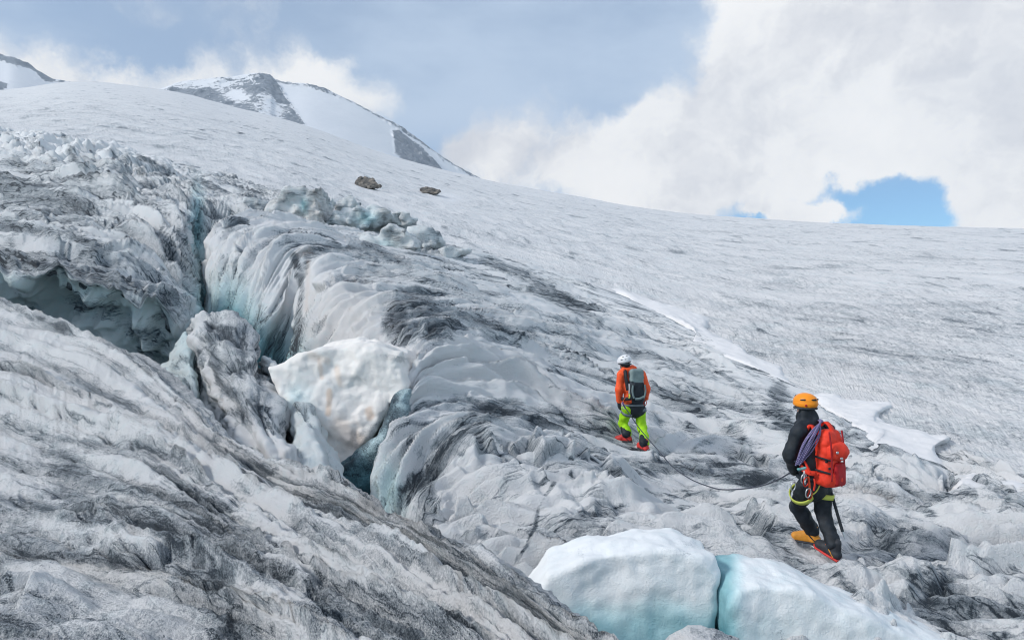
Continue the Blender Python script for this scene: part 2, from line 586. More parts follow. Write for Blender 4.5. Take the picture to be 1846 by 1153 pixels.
# --- foreground ridge the photographer stands on
crest = [(-400, 400, 19), (-150, 470, 17), (0, 538, 15), (130, 590, 13.4), (250, 650, 12), (350, 735, 10.5), (440, 808, 9.2), (530, 848, 8.2),
         (600, 862, 7.7), (700, 925, 6.7), (830, 982, 5.8), (950, 1050, 4.9), (1090, 1148, 4.0), (1210, 1260, 3.4), (1400, 1500, 2.7)]
def under(row, dY, dZ):
    out = []
    for (u, v, Y) in row:
        x, y, z = P(u, v, Y)
        x -= -0.25 * dY
        y += dY
        z -= dZ
        out.append((CU + F_PX * x / y, CV - F_PX * (z - ZC) / y, y))
    return out
F1 = [(-400, 560, 14.5), (-150, 600, 13), (0, 640, 12), (110, 680, 11.2), (210, 725, 10.4), (310, 780, 9.4), (400, 830, 8.6), (490, 880, 7.8),
      (570, 915, 7.2), (670, 965, 6.4), (790, 1025, 5.5), (910, 1090, 4.7), (1050, 1190, 3.9), (1170, 1300, 3.3), (1360, 1540, 2.6)]
F2 = [(-400, 690, 11.2), (-150, 720, 10.5), (0, 750, 9.8), (100, 775, 9.3), (200, 805, 8.7), (300, 840, 8.1), (390, 880, 7.4), (480, 925, 6.8),
      (560, 965, 6.3), (660, 1015, 5.6), (770, 1075, 4.95), (880, 1140, 4.35), (1010, 1235, 3.7), (1140, 1350, 3.1), (1330, 1590, 2.5)]
F3 = [(-400, 810, 9.0), (-150, 830, 8.6), (0, 850, 8.2), (100, 868, 7.9), (200, 888, 7.5), (300, 915, 7.0), (390, 950, 6.5), (470, 990, 6.0),
      (550, 1030, 5.6), (640, 1075, 5.1), (740, 1130, 4.6), (850, 1200, 4.05), (980, 1300, 3.45), (1110, 1420, 2.9), (1300, 1680, 2.35)]
F4 = [(-400, 920, 7.3), (-150, 935, 7.0), (0, 950, 6.7), (100, 960, 6.5), (200, 975, 6.2), (300, 1005, 5.8), (380, 1035, 5.5), (460, 1065, 5.15),
      (540, 1100, 4.85), (620, 1145, 4.5), (720, 1210, 4.05), (830, 1290, 3.6), (960, 1400, 3.1), (1090, 1540, 2.6), (1280, 1820, 2.1)]
F5 = [(-400, 1030, 5.9), (-150, 1040, 5.75), (0, 1050, 5.6), (100, 1060, 5.4), (200, 1075, 5.2), (290, 1110, 4.9), (370, 1140, 4.65), (450, 1170, 4.4),
      (520, 1205, 4.15), (600, 1255, 3.85), (700, 1330, 3.4), (800, 1420, 3.0), (930, 1560, 2.55), (1070, 1720, 2.15), (1260, 2080, 1.75)]
def flat(Y, zl, zr):
    xs = np.linspace(-7.6, 1.6, 15)
    return [(x, Y, ZC + zl + (zr - zl) * i / 14) for i, x in enumerate(xs)]
fr = [[P(*q) for q in r] for r in (under(crest, 1.1, 4.6), under(crest, 0.75, 1.6), under(crest, 0.35, 0.32), crest, F1, F2, F3, F4, F5)]
fr += [flat(2.2, -1.85, -2.1), flat(-1.0, -1.8, -1.9), flat(-5.0, -1.7, -1.8)]
S1 = Sheet(fr, 620, 700, metric=0.0, xyz=True)
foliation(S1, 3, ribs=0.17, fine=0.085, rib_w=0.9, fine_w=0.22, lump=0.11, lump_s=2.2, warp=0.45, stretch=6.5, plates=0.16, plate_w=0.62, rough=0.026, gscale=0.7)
u, v = S1.u, S1.v
S1.attr['dirt'] += -0.05 + 0.10 * sstep(v, 820, 1100) * (1 - sstep(u, 300, 1000)) + 0.08 * sstep(S1.row, 2.6, 3.2) * (1 - sstep(S1.row, 3.2, 3.6))
S1.attr['dirt'] += 0.75 * strokes(u, v, [
    (0.42, 16, [(-50, 815), (60, 845), (180, 868), (300, 895), (430, 915)]),
    (0.35, 12, [(-50, 885), (40, 905), (140, 935), (220, 950)]),
    (0.40, 12, [(-10, 1010), (100, 1000), (200, 1012), (300, 1022), (400, 1042)]),
    (0.38, 34, [(300, 950), (380, 970), (440, 1020), (480, 1050)]),
    (0.35, 40, [(330, 1060), (400, 1100), (480, 1150)]),
    (0.35, 45, [(560, 1080), (700, 1110), (800, 1130)]),
    (0.35, 30, [(10, 1130), (60, 1150)]),
    (0.30, 20, [(560, 870), (640, 910), (760, 960), (900, 1040), (1080, 1140)]),
    (0.25, 14, [(640, 950), (760, 1000), (860, 1060)]),
    (0.30, 12, [(0, 545), (120, 605), (230, 670), (290, 720)]),
])
S1.attr['dirt'] += 0.75 * strokes(u, v, [
    (-0.40, 14, [(30, 1050), (110, 1022), (190, 1020)]), (-0.35, 14, [(330, 1000), (430, 1045), (560, 1080)]),
    (-0.35, 12, [(430, 920), (480, 895), (520, 900)]), (-0.3, 16, [(0, 690), (120, 720), (260, 790), (400, 850)]),
    (-0.3, 14, [(0, 790), (120, 810), (260, 835), (400, 860)]), (-0.3, 16, [(500, 960), (600, 1010), (690, 1040)]),
    (-0.45, 12, [(500, 855), (580, 850)]), (-0.4, 12, [(180, 950), (300, 975)]),
])
S1.attr['blue'] = np.clip(0.5 * (1 - sstep(S1.row, 0.6, 2.2)), 0, 1)
g1 = tag(S1.mesh('glacier_foreground', M_ICE), kind='structure')

# --- broken ice left of the big crevasse
U = [
    [(-400, 420, 16.2), (-200, 430, 16), (0, 474, 16), (100, 486, 16), (200, 517, 16), (265, 540, 16.2), (310, 566, 16.4), (345, 600, 16.8), (360, 700, 17)],
    [(-400, 385, 19), (-200, 395, 19), (0, 440, 19), (100, 450, 19), (200, 470, 19.5), (270, 500, 19.5), (320, 535, 19.6), (360, 590, 19.6), (376, 720, 19.6)],
    [(-400, 350, 23), (-200, 360, 23), (0, 392, 23), (100, 396, 23), (180, 412, 23), (225, 440, 22.5), (300, 510, 21.5), (355, 570, 21.2), (378, 700, 21.2)],
    [(-400, 315, 29), (-200, 322, 29), (0, 347, 28.5), (120, 360, 28), (205, 378, 27), (255, 400, 26), (304, 470, 24.3), (346, 555, 23.3), (364, 690, 23)],
    [(-400, 285, 36), (-200, 292, 36), (0, 312, 35), (120, 325, 34), (240, 350, 33), (312, 374, 31), (334, 425, 28.5), (352, 500, 26.5), (366, 620, 25.5)],
    [(-400, 265, 44), (-200, 270, 44), (0, 287, 43), (120, 300, 42), (250, 325, 40), (338, 366, 36), (346, 420, 32), (356, 480, 29.5), (368, 580, 28)],
    [(-400, 250, 55), (-200, 255, 55), (0, 268, 53), (120, 285, 50), (250, 310, 47), (352, 343, 44), (420, 362, 42.5), (490, 378, 41), (560, 395, 39)],
    [(-400, 230, 72), (-200, 236, 72), (0, 246, 71), (120, 262, 69), (250, 284, 66), (370, 314, 62), (450, 335, 59), (540, 362, 54), (640, 400, 48)],
    [(-400, 226, 80), (-200, 232, 80), (0, 246, 80), (120, 266, 78), (250, 290, 75), (370, 322, 70), (450, 345, 66), (540, 375, 60), (640, 415, 54)],
]
lip = U[0]
cave1 = [(q[0] + 4, q[1] + 26, q[2] + 0.35) for q in lip]
cave2 = [(q[0] + 6, q[1] + 60, q[2] + 0.8) for q in lip]
cave3 = [(q[0] + 4, q[1] + 150, q[2] + 0.9) for q in lip]
cave4 = [(q[0], q[1] + 420, q[2] - 0.3) for q in lip]
S2 = Sheet([cave4, cave3, cave2, cave1] + U, 560, 480, metric=0.45)
cave_m = 1 - sstep(S2.row, 3.3, 4.0)
ragged = np.exp(-((S2.row - 3.6) / 0.7) ** 2)
S2.disp(cave_m * (0.9 * fbm3(S2.G, 1.3, 4, 71) - 0.9 * np.abs(perlin3(S2.G[..., 0] / 0.9, S2.G[..., 1] / 2.5, S2.G[..., 2] / 2.0, 74)) + 0.25))
S2.G[..., 2] += ragged * (0.40 * perlin2(S2.a / 1.5, S2.a * 0, 77) + 0.12 * perlin2(S2.a / 0.5, S2.row * 0.7, 78))
wall0 = sstep(S2.u, 170, 240) * sstep(S2.v, 370, 410) * (1 - cave_m)
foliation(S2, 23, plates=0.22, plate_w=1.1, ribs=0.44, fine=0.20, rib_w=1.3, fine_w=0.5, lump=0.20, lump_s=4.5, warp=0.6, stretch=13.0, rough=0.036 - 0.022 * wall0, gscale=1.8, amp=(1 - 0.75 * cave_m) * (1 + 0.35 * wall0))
fl = np.abs(perlin2(S2.a / 26, S2.c / 0.85, 83)) + 0.4 * np.abs(perlin2(S2.a / 14, S2.c / 0.36, 84))
S2.disp(wall0 * 0.55 * (np.clip(fl, 0, 0.8) - 0.4))
S2.attr['dirt'] += wall0 * (0.55 * (1 - sstep(fl, 0.05, 0.28)) - 0.08)
u, v = S2.u, S2.v
serac = blob(u, v, 110, 275, 280, 42, 14)
S2.disp(serac * (2.0 * np.abs(fbm3(S2.G, 4.0, 4, 81)) - 0.3))
wall = sstep(u, 180, 240) * sstep(v, 375, 410) * (1 - cave_m)
S2.attr['dirt'] += 0.10 * wall + 0.10 * (1 - sstep(v, 300, 420)) * sstep(v, 285, 330) - 0.30 * (1 - sstep(v, 270, 320)) - 0.34 * cave_m
S2.attr['dirt'] += strokes(u, v, [
    (0.35, 14, [(0, 400), (60, 415), (120, 420), (190, 450)]), (0.35, 18, [(0, 330), (80, 350), (160, 372)]), (0.25, 12, [(0, 455), (90, 465), (200, 500), (300, 545)]),
    (0.35, 9, [(0, 470), (100, 478), (180, 505), (255, 535)]), (0.35, 26, [(130, 540), (230, 580), (280, 630)]),
    (0.30, 8, [(60, 265), (110, 250), (130, 300), (160, 330)]),
])
S2.attr['blue'] = np.clip(0.24 * cave_m + 0.35 * wall * sstep(S2.colp, 5.5, 8) + 0.8 * blob(u, v, 355, 410, 12, 60) + 0.7 * blob(u, v, 375, 560, 25, 60), 0, 1)
g2 = tag(S2.mesh('glacier_icefall', M_FLOW), kind='structure')

# --- the big dome right of the crevasse, on which the climbers walk
T = [
    [(930, 1420, 4.6), (960, 1330, 4.7), (1000, 1360, 4.9), (1060, 1420, 5.1), (1140, 1450, 5.3), (1240, 1430, 5.5), (1350, 1360, 5.6), (1470, 1280, 5.7), (1600, 1250, 5.6), (1720, 1270, 5.4), (1846, 1240, 5.3), (2100, 1300, 5.0), (2500, 1400, 4.7)],
    [(850, 1240, 6.2), (865, 1160, 6.4), (890, 1060, 6.8), (950, 1010, 7.3), (1050, 995, 7.6), (1170, 1000, 7.6), (1300, 1024, 7.4), (1420, 1052, 7.2), (1530, 1072, 7.1), (1690, 1100, 6.85), (1846, 1115, 6.6), (2100, 1165, 6.3), (2500, 1230, 6.0)],
    [(770, 1160, 7.2), (780, 1070, 7.5), (800, 970, 7.9), (850, 915, 8.5), (950, 890, 8.9), (1080, 898, 8.9), (1230, 935, 8.6), (1370, 975, 8.35), (1500, 1003, 8.2), (1660, 1012, 8.1), (1846, 1035, 7.9), (2100, 1070, 7.6), (2500, 1120, 7.3)],
    [(740, 1100, 8.3), (748, 1010, 8.6), (765, 900, 9.1), (800, 825, 9.8), (890, 785, 10.5), (1030, 806, 11.0), (1190, 868, 11.3), (1350, 893, 10.6), (1500, 905, 10.1), (1660, 930, 9.8), (1846, 965, 9.4), (2100, 1005, 9.0), (2500, 1050, 8.6)],
    [(690, 1060, 9.2), (695, 960, 9.6), (705, 850, 10.2), (735, 760, 11), (820, 715, 12), (980, 738, 13.1), (1150, 806, 13.6), (1320, 828, 13.1), (1480, 835, 12.6), (1650, 868, 11.8), (1846, 920, 10.8), (2100, 960, 10.2), (2500, 1000, 9.8)],
    [(690, 990, 10.4), (695, 890, 10.9), (710, 770, 11.5), (735, 680, 12.2), (790, 620, 13.5), (920, 625, 15.8), (1080, 675, 17.2), (1250, 725, 16.8), (1420, 765, 15.6), (1610, 810, 14.2), (1820, 885, 12.1), (2100, 935, 11.2), (2500, 970, 10.8)],
    [(660, 880, 12.6), (668, 790, 13.1), (680, 690, 13.8), (705, 595, 15), (770, 560, 16.8), (900, 572, 20), (1050, 598, 22.5), (1210, 645, 22.3), (1380, 705, 20), (1580, 780, 16.8), (1820, 875, 12.8), (2100, 925, 11.8), (2500, 955, 11.4)],
    [(540, 850, 15.3), (550, 740, 16.2), (565, 600, 17.4), (600, 500, 19.2), (680, 485, 21.6), (830, 515, 25), (990, 550, 28), (1150, 592, 28), (1330, 655, 24.5), (1540, 745, 18.8), (1810, 866, 13.4), (2100, 915, 12.3), (2500, 945, 11.9)],
    [(495, 830, 17.6), (505, 715, 18.6), (520, 575, 20.2), (548, 466, 22.0), (622, 448, 24), (760, 480, 27.5), (915, 515, 30.5), (1075, 557, 31.2), (1265, 622, 27.8), (1495, 720, 20.7), (1800, 860, 13.7), (2100, 911, 12.5), (2500, 941, 12.05)],
    [(440, 800, 17.6), (448, 680, 18.6), (462, 545, 20.2), (490, 440, 22.6), (560, 416, 25.6), (690, 446, 30), (840, 480, 33), (1000, 522, 34.5), (1200, 590, 31), (1450, 697, 22.5), (1790, 855, 14.0), (2100, 907, 12.7), (2500, 937, 12.2)],
    [(384, 680, 20.5), (384, 570, 22), (386, 470, 23.8), (405, 412, 26), (470, 396, 29.5), (590, 408, 35), (740, 435, 39.5), (920, 476, 41.5), (1120, 538, 38), (1400, 668, 25), (1780, 848, 14.4), (2100, 900, 13), (2500, 930, 12.5)],
    [(372, 640, 23), (374, 540, 25), (378, 450, 27), (400, 400, 30), (470, 384, 34), (590, 398, 41), (740, 428, 46), (920, 471, 47), (1120, 535, 42), (1400, 672, 26.5), (1780, 856, 15), (2100, 908, 13.6), (2500, 938, 13)],
    [(372, 690, 23.5), (374, 590, 25.5), (378, 500, 27.5), (400, 440, 31), (470, 420, 35), (590, 430, 42), (740, 458, 47), (920, 500, 48), (1120, 570, 43), (1400, 720, 27.5), (1780, 930, 15.5), (2100, 980, 14), (2500, 1010, 13.5)],
]
S3 = Sheet(T, 760, 900, metric=0.5)
gullyline = [(1090, 515), (1200, 560), (1290, 605), (1400, 680), (1480, 715), (1560, 757), (1630, 795), (1690, 820)]
snowflat = 1 - 0.85 * np.clip(1 - sstep(seg_dist(S3.u, S3.v, gullyline), 14, 40), 0, 1)
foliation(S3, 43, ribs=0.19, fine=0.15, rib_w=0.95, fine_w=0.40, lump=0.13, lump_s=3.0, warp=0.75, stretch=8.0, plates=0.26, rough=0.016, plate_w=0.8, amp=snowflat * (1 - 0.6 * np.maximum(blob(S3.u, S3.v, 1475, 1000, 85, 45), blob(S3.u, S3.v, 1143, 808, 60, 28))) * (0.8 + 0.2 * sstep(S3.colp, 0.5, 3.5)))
u, v = S3.u, S3.v
wl = 1 - sstep(S3.colp, 2.6, 4.2)
far = sstep(S3.row, 5.5, 8)
S3.attr['dirt'] += -0.06 - 0.06 * wl
S3.attr['dirt'] += strokes(u, v, [
    (0.45, 26, [(925, 725), (850, 760), (800, 810), (770, 870), (765, 940)]),
    (0.35, 10, [(880, 745), (960, 738), (1010, 745)]), (0.30, 12, [(960, 755), (1050, 770), (1110, 785)]),
    (0.5, 5, [(1000, 870), (985, 890), (970, 915), (965, 950), (948, 985), (930, 1010)]),
    (0.45, 24, [(720, 560), (700, 590), (740, 600), (800, 590)]), (0.35, 30, [(745, 540), (800, 575), (720, 610)]),
    (0.35, 14, [(790, 560), (880, 580), (960, 600)]), (0.35, 12, [(960, 520), (1040, 560), (1080, 580)]), (0.3, 12, [(870, 470), (960, 500), (1020, 540)]),
    (0.5, 9, [(530, 460), (545, 520), (535, 590), (530, 640)]), (0.3, 10, [(550, 455), (600, 440), (680, 450), (740, 480)]),
    (0.4, 14, [(660, 440), (700, 430), (770, 435), (820, 450)]),
    (0.3, 12, [(1180, 700), (1260, 740), (1340, 790)]), (0.35, 20, [(1180, 840), (1300, 850), (1390, 870)]), (0.35, 10, [(1195, 910), (1220, 890), (1290, 890)]),
    (0.35, 22, [(1405, 700), (1400, 740), (1420, 770)]), (0.25, 16, [(1540, 930), (1640, 950), (1760, 1010), (1846, 1040)]),
    (0.2, 25, [(1560, 1010), (1700, 1060), (1846, 1090)]), (0.4, 10, [(1660, 1085), (1740, 1085), (1846, 1110)]), (0.22, 14, [(1500, 1030), (1560, 1080), (1600, 1100)]),
    (0.3, 16, [(1560, 870), (1590, 890), (1640, 900), (1750, 890)]), (0.25, 14, [(1620, 860), (1670, 920), (1720, 970)]),
])
S3.attr['dirt'] += strokes(u, v, [
    (-0.4, 45, [(760, 680), (840, 650), (960, 660)]), (-0.35, 40, [(900, 930), (960, 900), (1080, 890), (1200, 920)]), (-0.3, 50, [(400, 430), (470, 460), (500, 520)]),
    (-0.3, 24, [(1560, 1040), (1620, 1050)]), (-0.3, 40, [(1700, 950), (1846, 960)]), (-0.3, 60, [(600, 520), (640, 560), (660, 620)]), (-0.3, 20, [(860, 700), (1000, 710)]),
])
gully = strokes(u, v, [(1.0, 20, [(1090, 515), (1200, 560), (1290, 605), (1400, 680)]), (1.0, 26, [(1400, 680), (1480, 715), (1560, 755)]), (1.0, 36, [(1560, 760), (1630, 795), (1680, 815)]), (1.0, 34, [(1740, 860), (1800, 880)])], jit=0.2)
S3.attr['snow'] = strokes(u, v, [(1.0, 9, [(455, 400), (520, 400), (570, 408)]), (1.0, 7, [(570, 408), (600, 422), (622, 438)])], 0.3)
S3.attr['warm'] = 0.16 * blob(u, v, 620, 560, 90, 80) + 0.3 * strokes(u, v, [(1, 10, [(540, 455), (556, 450)]), (0.8, 5, [(556, 470), (552, 560)]), (0.6, 16, [(1500, 880), (1600, 900)])])
S3.attr['blue'] = np.clip(0.95 * blob(u, v, 410, 590, 45, 75) + 0.9 * blob(u, v, 480, 650, 60, 60, 30) + 0.5 * blob(u, v, 700, 890, 30, 60), 0, 1)
g3 = tag(S3.mesh('glacier_dome', M_FLOW), kind='structure')

# --- smooth upper glacier up to the skyline
cols = [-700, -400, -150, 0, 140, 300, 430, 540, 700, 870, 1000, 1200, 1400, 1600, 1846, 2100, 2600]
vh = [170, 172, 170, 166, 150, 166, 198, 226, 282, 326, 350, 384, 400, 409, 416, 424, 440]
Yh = [700, 700, 680, 650, 620, 560, 500, 460, 400, 350, 320, 290, 270, 255, 240, 225, 210]
vl = [270, 270, 268, 268, 290, 318, 345, 378, 432, 476, 512, 590, 690, 790, 915, 960, 1000]
Yl = [62, 62, 62, 60, 58, 56, 53, 49, 44, 42.5, 41, 33, 23, 16.4, 12.3, 11.6, 11]
rows = []
for tt in (-0.12, 0.0, 0.1, 0.22, 0.36, 0.52, 0.68, 0.82, 0.93, 1.0):
    r = []
    for i, cu in enumerate(cols):
        s = tt + 0.12 * math.sin(math.pi * max(tt, 0)) * 0.6
        r.append((cu, vl[i] + (vh[i] - vl[i]) * tt, 1.0 / (1 / Yl[i] + (1 / Yh[i] - 1 / Yl[i]) * s)))
    rows.append(r)
rows.append([(c_, v_ + 6, y_ * 1.25) for c_, v_, y_ in zip(cols, vh, Yh)])
rows.append([(c_, v_ + 60, y_ * 1.9) for c_, v_, y_ in zip(cols, vh, Yh)])
S8 = Sheet(rows, 520, 620, metric=0.2)
u, v = S8.u, S8.v
dist = S8.G[..., 1]
Gx, Gy = S8.G[..., 0], S8.G[..., 1]
ang = math.radians(20)
al, ac = Gx * math.cos(ang) - Gy * math.sin(ang) * 0.5, Gx * math.sin(ang) + Gy * math.cos(ang)
und = fbm2(al / 30, ac / 14, 4, 91)
sc = np.clip(dist / 40, 0.5, 6)
ax = Gx + 0.35 * Gy + 1.2 * und
rip = np.abs(perlin2(ax / 0.75, Gy / 1.9, 95)) + 0.6 * np.abs(perlin2(ax / 0.35, Gy / 1.0, 96))
rip2 = np.abs(perlin2(ax / 2.6, Gy / 6.5, 97)) + 0.5 * np.abs(perlin2(ax / 7, Gy / 17, 98))
near = 1 - sstep(dist, 25, 90)
S8.disp(0.35 * und * sstep(dist, 14, 60) + 0.11 * near * (rip - 0.5) + 0.30 * (rip2 - 0.4) * sstep(dist, 12, 40) * (1 - 0.5 * sstep(dist, 150, 400)))
pat = sstep(fbm2(ax / 9, Gy / 16, 3, 99), -0.5, 0.5)
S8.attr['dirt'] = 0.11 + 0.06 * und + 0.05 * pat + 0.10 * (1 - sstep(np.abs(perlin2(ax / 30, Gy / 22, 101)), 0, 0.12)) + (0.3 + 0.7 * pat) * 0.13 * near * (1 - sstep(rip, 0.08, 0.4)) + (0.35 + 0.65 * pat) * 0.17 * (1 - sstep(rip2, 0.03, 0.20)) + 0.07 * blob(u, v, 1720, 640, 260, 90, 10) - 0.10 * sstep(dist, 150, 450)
tick = sstep(perlin2(ax / 1.3, Gy / 4.0, 103) + 0.5 * perlin2(ax / 0.6, Gy / 2.0, 104), 0.55, 0.8) * (1 - sstep(dist, 60, 130)) + sstep(perlin2(ax / 3.5, Gy / 11, 105) + 0.5 * perlin2(ax / 1.6, Gy / 5, 106), 0.55, 0.8) * sstep(dist, 60, 120)
S8.attr['dirt'] += 0.32 * tick * (0.4 + 0.8 * pat) + 0.4 * blob(u, v, 400, 240, 60, 14, 5) * tick
S8.attr['snow'] = np.clip(0.8 * blob(u, v, 810, 355, 28, 9, 5), 0, 1)
S8.attr['blue'] = np.zeros(u.shape)
S8.attr['warm'] = np.zeros(u.shape)
g8 = tag(S8.mesh('glacier_slope', M_FAR), kind='structure')

# --- floor deep down in the crevasses
fx, fy = np.meshgrid(np.linspace(-60, 40, 60), np.linspace(-12, 70, 50))
fz = -4.6 + 0.5 * fbm2(fx / 4, fy / 4, 3, 140)
idx = np.arange(fx.size).reshape(fx.shape)
fq = np.stack([idx[:-1, :-1], idx[:-1, 1:], idx[1:, 1:], idx[1:, :-1]], -1).reshape(-1, 4)
one = np.ones(fx.size)
tag(grid_object('crevasse_floor', np.stack([fx, fy, fz], -1).reshape(-1, 3), fq, M_ICE, {'dirt': 0.3 * one, 'blue': 0.9 * one, 'snow': 0 * one, 'warm': 0 * one},
                np.stack([fx.ravel(), fy.ravel()], 1)), kind='structure')


# ------------------------------------------------------------------ solid shapes from distance fields
def surface_nets(Fv, org, h):
    nx, ny, nz = Fv.shape
    ins = Fv < 0
    acc = np.zeros((nx - 1, ny - 1, nz - 1, 3), np.float32)
    cnt = np.zeros((nx - 1, ny - 1, nz - 1), np.float32)
    corner = lambda i, j, k: (slice(i, nx - 1 + i), slice(j, ny - 1 + j), slice(k, nz - 1 + k))
    for ax in range(3):
        for p in (0, 1):
            for q in (0, 1):
                o = [0, 0, 0]
                o1, o2 = [x for x in range(3) if x != ax]
                o[o1], o[o2] = p, q
                e = list(o)
                e[ax] = 1
                f0, f1 = Fv[corner(*o)], Fv[corner(*e)]
                m = (f0 < 0) != (f1 < 0)
                t = np.where(m, f0 / np.where(m, f0 - f1, 1), 0)
                for d in range(3):
                    acc[..., d] += m * (o[d] + (t if d == ax else 0))
                cnt += m
    act = cnt > 0
    vid = -np.ones(act.shape, np.int64)
    vid[act] = np.arange(act.sum())
    ci = np.argwhere(act)
    V = (ci + acc[act] / cnt[act][:, None]) * h + np.array(org)
    quads = []
    for ax in range(3):
        sl0 = [slice(1, -1)] * 3
        sl1 = [slice(1, -1)] * 3
        sl0[ax] = slice(0, -1)
        sl1[ax] = slice(1, None)
        a, b = ins[tuple(sl0)], ins[tuple(sl1)]
        m = np.argwhere(a != b)
        if len(m) == 0:
            continue
        sgn = a[tuple(m.T)]
        off = np.ones(3, int)
        off[ax] = 0
        base = m + off
        o1, o2 = [(1, 2), (2, 0), (0, 1)][ax]
        d1 = np.zeros(3, int)
        d1[o1] = 1
        d2 = np.zeros(3, int)
        d2[o2] = 1
        c = [base - d1 - d2, base - d2, base, base - d1]
        q = np.stack([vid[tuple(x.T)] for x in c], 1)
        q[~sgn] = q[~sgn][:, ::-1]
        quads.append(q)
    return V, np.concatenate(quads)


def smin(a, b, k):
    h = np.clip(0.5 + 0.5 * (b - a) / k, 0, 1)
    return b + (a - b) * h - k * h * (1 - h)


def smax(a, b, k):
    return -smin(-a, -b, k)


class Field:
    """a grid on which distance shapes are joined; mesh() turns the result into one closed surface"""
    def __init__(self, lo, hi, h):
        self.lo = np.array(lo, float)
        n = np.ceil((np.array(hi) - self.lo) / h).astype(int) + 1
        ax = [self.lo[i] + h * np.arange(n[i]) for i in range(3)]
        self.p = np.stack(np.meshgrid(*ax, indexing='ij'), -1).astype(np.float32)
        self.h = h
        self.f = np.full(self.p.shape[:3], 10.0, np.float32)

    def add(self, d, k=0.02):
        self.f = smin(self.f, d, k) if k > 0 else np.minimum(self.f, d)
        return self

    def cut(self, d, k=0.01):
        self.f = smax(self.f, -d, k)
        return self

    def cone(self, a, b, ra, rb, fwd=None, flat=1.0):
        a, b = np.array(a, np.float32), np.array(b, np.float32)
        ab = b - a
        t = np.clip(((self.p - a) @ ab) / max(float(ab @ ab), 1e-9), 0, 1)
        d = self.p - (a + t[..., None] * ab)
        if fwd is not None:
            f = np.array(fwd, np.float32)
            d = d + ((d @ f) * (1 / flat - 1))[..., None] * f
        return np.linalg.norm(d, axis=-1) - (ra + (rb - ra) * t)

    def ell(self, c, axes, r):
        q = (self.p - np.array(c, np.float32))
        q = np.stack([q @ np.array(a, np.float32) for a in axes], -1)
        k0 = np.linalg.norm(q / np.array(r), axis=-1)
        k1 = np.linalg.norm(q / np.array(r) ** 2, axis=-1)
        return k0 * (k0 - 1) / np.maximum(k1, 1e-6)

    def box(self, c, axes, half, rnd):
        q = (self.p - np.array(c, np.float32))
        q = np.abs(np.stack([q @ np.array(a, np.float32) for a in axes], -1)) - (np.array(half) - rnd)
        return np.linalg.norm(np.maximum(q, 0), axis=-1) + np.minimum(q.max(-1), 0) - rnd

    def plane(self, c, n):
        n = np.array(n, float) / np.linalg.norm(n)
        return (self.p - np.array(c)) @ n

    def noise(self, scale, amp, seed=0, octv=2):
        band = np.abs(self.f) < amp * 4 + 3 * self.h
        self.f[band] += (amp * fbm3(self.p[band], scale, octv, seed)).astype(np.float32)
        return self

    def mesh(self, name, mat, parent=None, attrs=None, uv=False):
        V, Q = surface_nets(self.f, self.lo, self.h)
        at = attrs(V) if attrs else None
        uvs = np.stack([V[:, 0], V[:, 2]], 1) if uv else None
        return grid_object(name, V, Q, mat, at, uvs, parent)


def ice_block(name, poly, Y, depth, rnd, h, noise=0.08, tilt=0.0, nseed=0, nscale=0.6, Yp=None):
    """irregular block of ice: an outline of real size, given thickness, rounded edges and melt relief"""
    Yp = Yp or Y
    pts = [((u - CU) / F_PX * Yp, ZC - (v - CV) / F_PX * Yp) for u, v in poly]
    xs, zs = [p[0] for p in pts], [p[1] for p in pts]
    m = rnd + noise * 2 + 3 * h
    Fd = Field((min(xs) - m, Y - depth - m - abs(tilt) * 1.5, min(zs) - m), (max(xs) + m, Y + depth + m + abs(tilt) * 1.5, max(zs) + m), h)
    X, Z = Fd.p[:, 0, :, 0], Fd.p[:, 0, :, 2]
    d2 = poly_sd(X, Z, pts)[:, None, :]
    zc = 0.5 * (min(zs) + max(zs))
    dy = np.abs(Fd.p[..., 1] - Y - tilt * (Fd.p[..., 2] - zc)) - depth
    a, b = d2 + rnd, dy + rnd
    Fd.f = (np.hypot(np.maximum(a, 0), np.maximum(b, 0)) + np.minimum(np.maximum(a, b), 0) - rnd).astype(np.float32)
    Fd.noise(nscale, noise, nseed, 4)
    return Fd


def zero(V):
    return np.zeros(len(V))


# --- ice ridges standing in the crevasse (lofted)
def ridge(name, rows, nr, nc, seed, label, cat='ice ridge', **kw):
    um = sum(q[0] for q in rows[-1]) / len(rows[-1])
    rows = rows + [[(um + (q[0] - um) * 0.8, q[1] + 110, q[2] - 0.25) for q in rows[-1]], [(um + (q[0] - um) * 0.6, q[1] + 420, q[2] - 0.2) for q in rows[-1]]]
    rows = [[q[j] for q in rows] for j in range(len(rows[0]))]
    S = Sheet(rows, nc, nr, metric=0.3)
    # strands run along the ridge and down its flanks
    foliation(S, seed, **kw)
    return S


